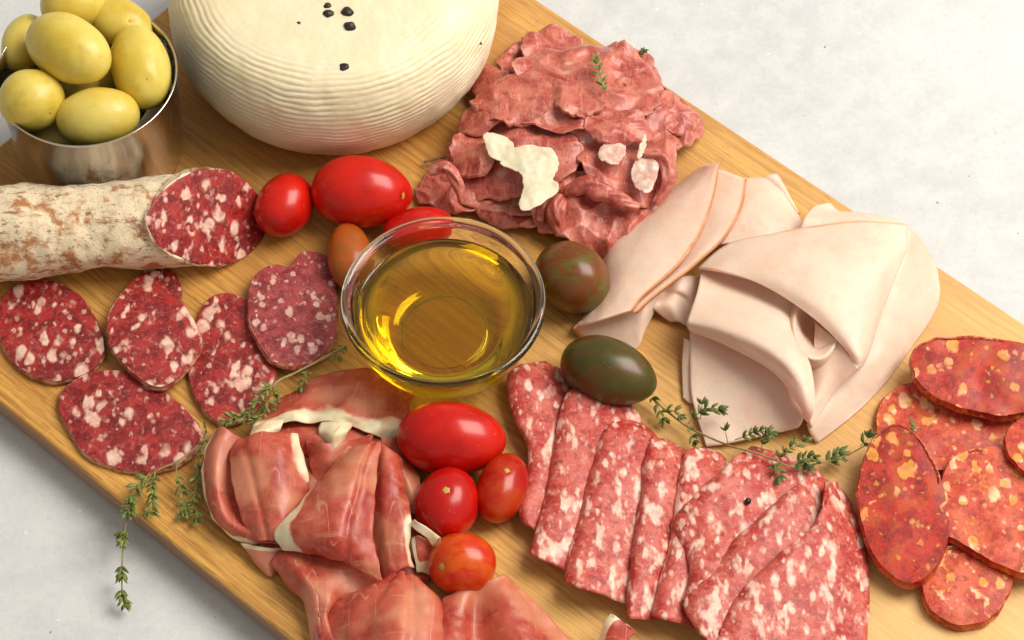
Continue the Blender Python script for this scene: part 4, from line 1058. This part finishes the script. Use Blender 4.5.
shaving([(636, 160), (648, 148), (658, 160), (656, 180), (648, 194), (636, 188), (631, 172)], 2.55, M['fatbit'], 'smeared oval white piece on the right of the beef', 'cheese_shaving', 'cheese shaving', 83, GP)
shaving([(637, 156), (642, 140), (646, 134), (646, 146), (641, 157)], 2.8, M['parmesan'], 'thin sliver of pale cheese standing beside the smeared piece', 'cheese_shaving', 'cheese shaving', 84, GP)

# ------------------------------------------------------------------ thyme
def leaf_geo(V, Fc, base, d, nrm, L, W):
    d = d.normalized(); s = d.cross(nrm)
    if s.length < .01: s = d.cross(Vector((0, 1, .1)))
    s.normalize(); nn = s.cross(d).normalized(); k = len(V)
    prof = [(0, .15), (.25, .85), (.5, 1), (.75, .75), (1, .05)]
    for t, w in prof:
        c = base + d * (L * t) + nn * (-.10 * L * (t - .3) ** 2 * 3 + .0)
        V.append(c - s * W * w * .5 + nn * W * .12 * w); V.append(c - nn * W * .06 * w); V.append(c + s * W * w * .5 + nn * W * .12 * w)
    for i in range(4):
        a = k + i * 3; Fc.append((a, a + 1, a + 4, a + 3)); Fc.append((a + 1, a + 2, a + 5, a + 4))
def sprig(label, stems, seed, mat='leaf', name='thyme_sprig', L=.48, group=None):
    """stems: list of (points, radius, leaf node spacing, leaf scale, start t)"""
    rnd = random.Random(seed)
    p0 = stems[0][0][0]; root = thing(name, P(p0[0], p0[1], 0), label, 'thyme sprig', group)
    for pts, r, sp, ls, t0 in stems:
        V, Fc = tube('s', pts, lambda t, r=r: r * (1 - .45 * t), None, seg=8, n=max(10, len(pts) * 8))
        st = build('stem', V, Fc, M['stem'], root)
        w = cr(np.array([tuple(P(*p)) for p in pts]), 80); seg = np.linalg.norm(np.diff(w, axis=0), axis=1); cum = np.concatenate([[0], np.cumsum(seg)])
        tot = cum[-1]; s = t0 * tot; LV = []; LF = []; side = 0
        while s <= tot:
            i = min(int(np.searchsorted(cum, s)), 79); p = Vector(w[i]); t = Vector(w[min(i + 1, 79)] - w[max(i - 1, 0)]).normalized()
            a = t.cross(Vector((0, 0, 1))).normalized(); b = a.cross(t).normalized(); side += 1
            endf = (s > tot - sp)
            for q in range(7 if endf else rnd.choice((3, 4, 5))):
                phi = rnd.uniform(0, math.pi * 2) if q > 1 else (math.pi * q + rnd.uniform(-.3, .3) + (side % 2) * .7)
                o = a * math.cos(phi) + b * abs(math.sin(phi)) * .9
                d = t * rnd.uniform(.35, 1.1 if not endf else 1.6) + o * rnd.uniform(.5, 1.0)
                l = L * ls * rnd.uniform(.55, 1.1); 
                leaf_geo(LV, LF, p + o * r * .7, d, (b + Vector((rnd.uniform(-.5, .5), rnd.uniform(-.5, .5), .5))).normalized(), l, l * rnd.uniform(.25, .36))
            s += sp * rnd.uniform(.75, 1.25)
        zmin = 0
        if not LV: continue
        lo = build('leaves', LV, LF, M[mat], root)
        so = lo.modifiers.new('thickness', 'SOLIDIFY'); so.thickness = .018
GTb = 'thyme sprigs on the board'
sprig('long thyme sprig lying over the salami slices and hanging past the board edge', [
    ([(346, 346, .5), (320, 360, .9), (295, 373, 1.1), (277, 382, 1.2), (262, 398, 1.1), (240, 415, 1.1), (222, 428, 1.0), (205, 440, .9), (180, 460, .8), (155, 472, .7), (140, 492, .5), (127, 520, .35), (123, 548, -.3), (122, 575, -.8), (122, 600, -1.2)], .065, 1.25, 1.0, .93),
    ([(150, 474, .7), (138, 484, .75), (132, 500, .6), (128, 514, .5)], .04, .22, 1.05, .1),
    ([(155, 472, .8), (153, 486, .8), (152, 500, .5), (150, 512, .45)], .04, .22, 1.05, .15),
    ([(180, 460, .8), (176, 470, .9), (180, 482, .7), (184, 500, .4), (183, 512, .35)], .03, .33, .95, .35),
    ([(204, 438, .8), (199, 460, .8), (196, 485, .5), (193, 505, .4), (196, 522, .35)], .03, .36, 1.0, .3),
    ([(204, 440, .9), (206, 430, 1.1), (204, 452, .9), (201, 470, .5)], .03, .4, .9, .2),
    ([(125, 530, .1), (123, 536, -.1), (122, 542, -.2)], .035, .22, 1.1, .0),
    ([(122, 566, -.6), (122, 572, -.75)], .035, .2, .95, .0),
    ([(122, 590, -1.0), (122, 598, -1.15), (125, 606, -1.25)], .035, .22, 1.0, .0),
    ([(277, 384, 1.2), (262, 392, 1.4), (256, 402, 1.3), (248, 414, 1.2), (242, 420, 1.1)], .03, .30, .9, .1),
    ([(274, 386, 1.2), (274, 398, 1.2), (276, 410, .9)], .03, .32, .9, .1),
    ([(262, 400, 1.1), (268, 404, 1.2), (262, 416, 1.0), (250, 420, .9)], .03, .3, .9, .2),
    ([(240, 416, 1.1), (228, 420, 1.2), (221, 430, 1.0)], .03, .26, .95, .1),
    ([(308, 366, .9), (306, 376, .9), (302, 386, .7)], .025, .3, .75, .3),
    ([(345, 346, .5), (340, 352, .6), (337, 360, .4)], .025, .25, .8, .1)], 5)
sprig('dark thyme sprig lying between the turkey and the folded fine salami', [
    ([(652, 398, .5), (668, 412, .6), (690, 428, .7), (725, 444, 1.0), (752, 452, 1.3), (775, 460, 1.4), (790, 466, 1.3), (815, 464, 1.0), (845, 456, .8), (866, 445, 1.2)], .055, 3, .8, 2),
    ([(652, 398, .6), (660, 410, .7), (664, 420, .5)], .03, .35, .95, 0),
    ([(664, 410, .8), (678, 412, .9), (682, 420, .7)], .03, .35, .9, .1),
    ([(688, 424, .9), (700, 412, 1.3), (712, 408, 1.4), (722, 410, 1.3)], .03, .30, 1.0, .2),
    ([(700, 420, .9), (702, 408, 1.2), (701, 400, 1.4)], .025, .3, .8, .4),
    ([(688, 426, .8), (692, 434, .7), (695, 442, .6)], .025, .3, .85, .1),
    ([(728, 444, 1.1), (726, 434, 1.4), (724, 422, 1.6)], .025, .4, .8, .6),
    ([(735, 440, 1.2), (750, 434, 1.4), (758, 430, 1.5), (772, 434, 1.5)], .03, .28, .95, .2),
    ([(776, 460, 1.5), (786, 450, 1.7), (796, 446, 1.7), (804, 440, 1.7)], .03, .28, 1.0, .1),
    ([(790, 466, 1.3), (806, 458, 1.4), (816, 458, 1.2)], .03, .26, 1.0, .3),
    ([(788, 466, 1.4), (804, 468, 1.2), (812, 470, 1.1)], .03, .28, .95, .3),
    ([(760, 452, 1.4), (764, 440, 1.7), (770, 430, 1.7)], .025, .3, .85, .3),
    ([(772, 462, 1.4), (776, 468, 1.4), (779, 476, 1.3)], .025, .3, 1.0, .2),
    ([(826, 460, .8), (834, 456, .8), (842, 454, .7)], .03, .16, 1.15, .0),
    ([(860, 446, 1.4), (866, 441, 1.6), (869, 436, 1.7)], .025, .3, .95, .3)], 9, 'leaf_dark')
sprig('two green thyme leaves on the pale chorizo slice', [([(908, 432, 1.25), (912, 428, 1.35), (918, 424, 1.3)], .02, .3, .95, .0)], 12, 'leaf')
sprig('tiny bright green thyme tip on top of the beef', [([(606, 92, 3.2), (602, 80, 3.4), (598, 68, 3.45), (595, 58, 3.3)], .035, .26, .85, .05)], 14, 'leaf')
sprig('stray thyme leaves at the board edge behind the beef', [([(636, 54, 1.2), (640, 53, 1.3), (644, 51, 1.2)], .02, .3, .7, .3)], 15, 'leaf_dark')
sprig('dark dry thyme stalk poking from under the beef on the left', [([(424, 162, .3), (436, 159, .45), (448, 157, .5)], .07, 3, .6, 2)], 16, 'leaf_dark')
# peppercorn on the broad slice
import bmesh
def corn(px, py, z, s, lb):
    b = bmesh.new(); bmesh.ops.create_icosphere(b, subdivisions=3, radius=s)
    for v in b.verts: v.co *= 1 + .2 * noise.noise(v.co * 2 / s)
    me = bpy.data.meshes.new('pepper_grain'); b.to_mesh(me); b.free(); me.materials.append(M['pepper'])
    me.polygons.foreach_set('use_smooth', [True] * len(me.polygons))
    o = link('pepper_grain', me); o.location = P(px, py, z); tag(o, lb, 'peppercorn')
corn(748, 501, 1.52, .14, 'black peppercorn stuck in the broad fine salami slice')
corn(486, 103, 2.15, .14, 'black peppercorn on the left part of the beef pile')

# ------------------------------------------------------------------ light
w = bpy.data.worlds.new('World'); SC.world = w; w.use_nodes = True
nt = w.node_tree; bg = nt.nodes['Background']
tc = nt.nodes.new('ShaderNodeTexCoord'); sp_ = nt.nodes.new('ShaderNodeSeparateXYZ'); nt.links.new(tc.outputs['Generated'], sp_.inputs[0])
mr = nt.nodes.new('ShaderNodeMapRange'); nt.links.new(sp_.outputs[0], mr.inputs[0]); mr.inputs[1].default_value = -1; mr.inputs[2].default_value = 1; mr.inputs[3].default_value = .34; mr.inputs[4].default_value = .62
mc = nt.nodes.new('ShaderNodeMix'); mc.data_type = 'RGBA'; mc.inputs[0].default_value = 1; mc.blend_type = 'MULTIPLY'; mc.inputs[6].default_value = (1, .94, .84, 1)
nt.links.new(mr.outputs[0], mc.inputs[7]); nt.links.new(mc.outputs[2], bg.inputs[0]); bg.inputs[1].default_value = .86
def area(name, loc, tgt, size, power, colr):
    ld = bpy.data.lights.new(name, 'AREA'); ld.shape = 'RECTANGLE'; ld.size = size[0]; ld.size_y = size[1]; ld.energy = power; ld.color = colr
    o = link(name, ld); o.location = loc; o.rotation_euler = (Vector(tgt) - Vector(loc)).to_track_quat('-Z', 'Y').to_euler(); return o
area('key_lamp', (98, 28, 142), (2, 2, 0), (108, 108), 386000, (1, .945, .85))
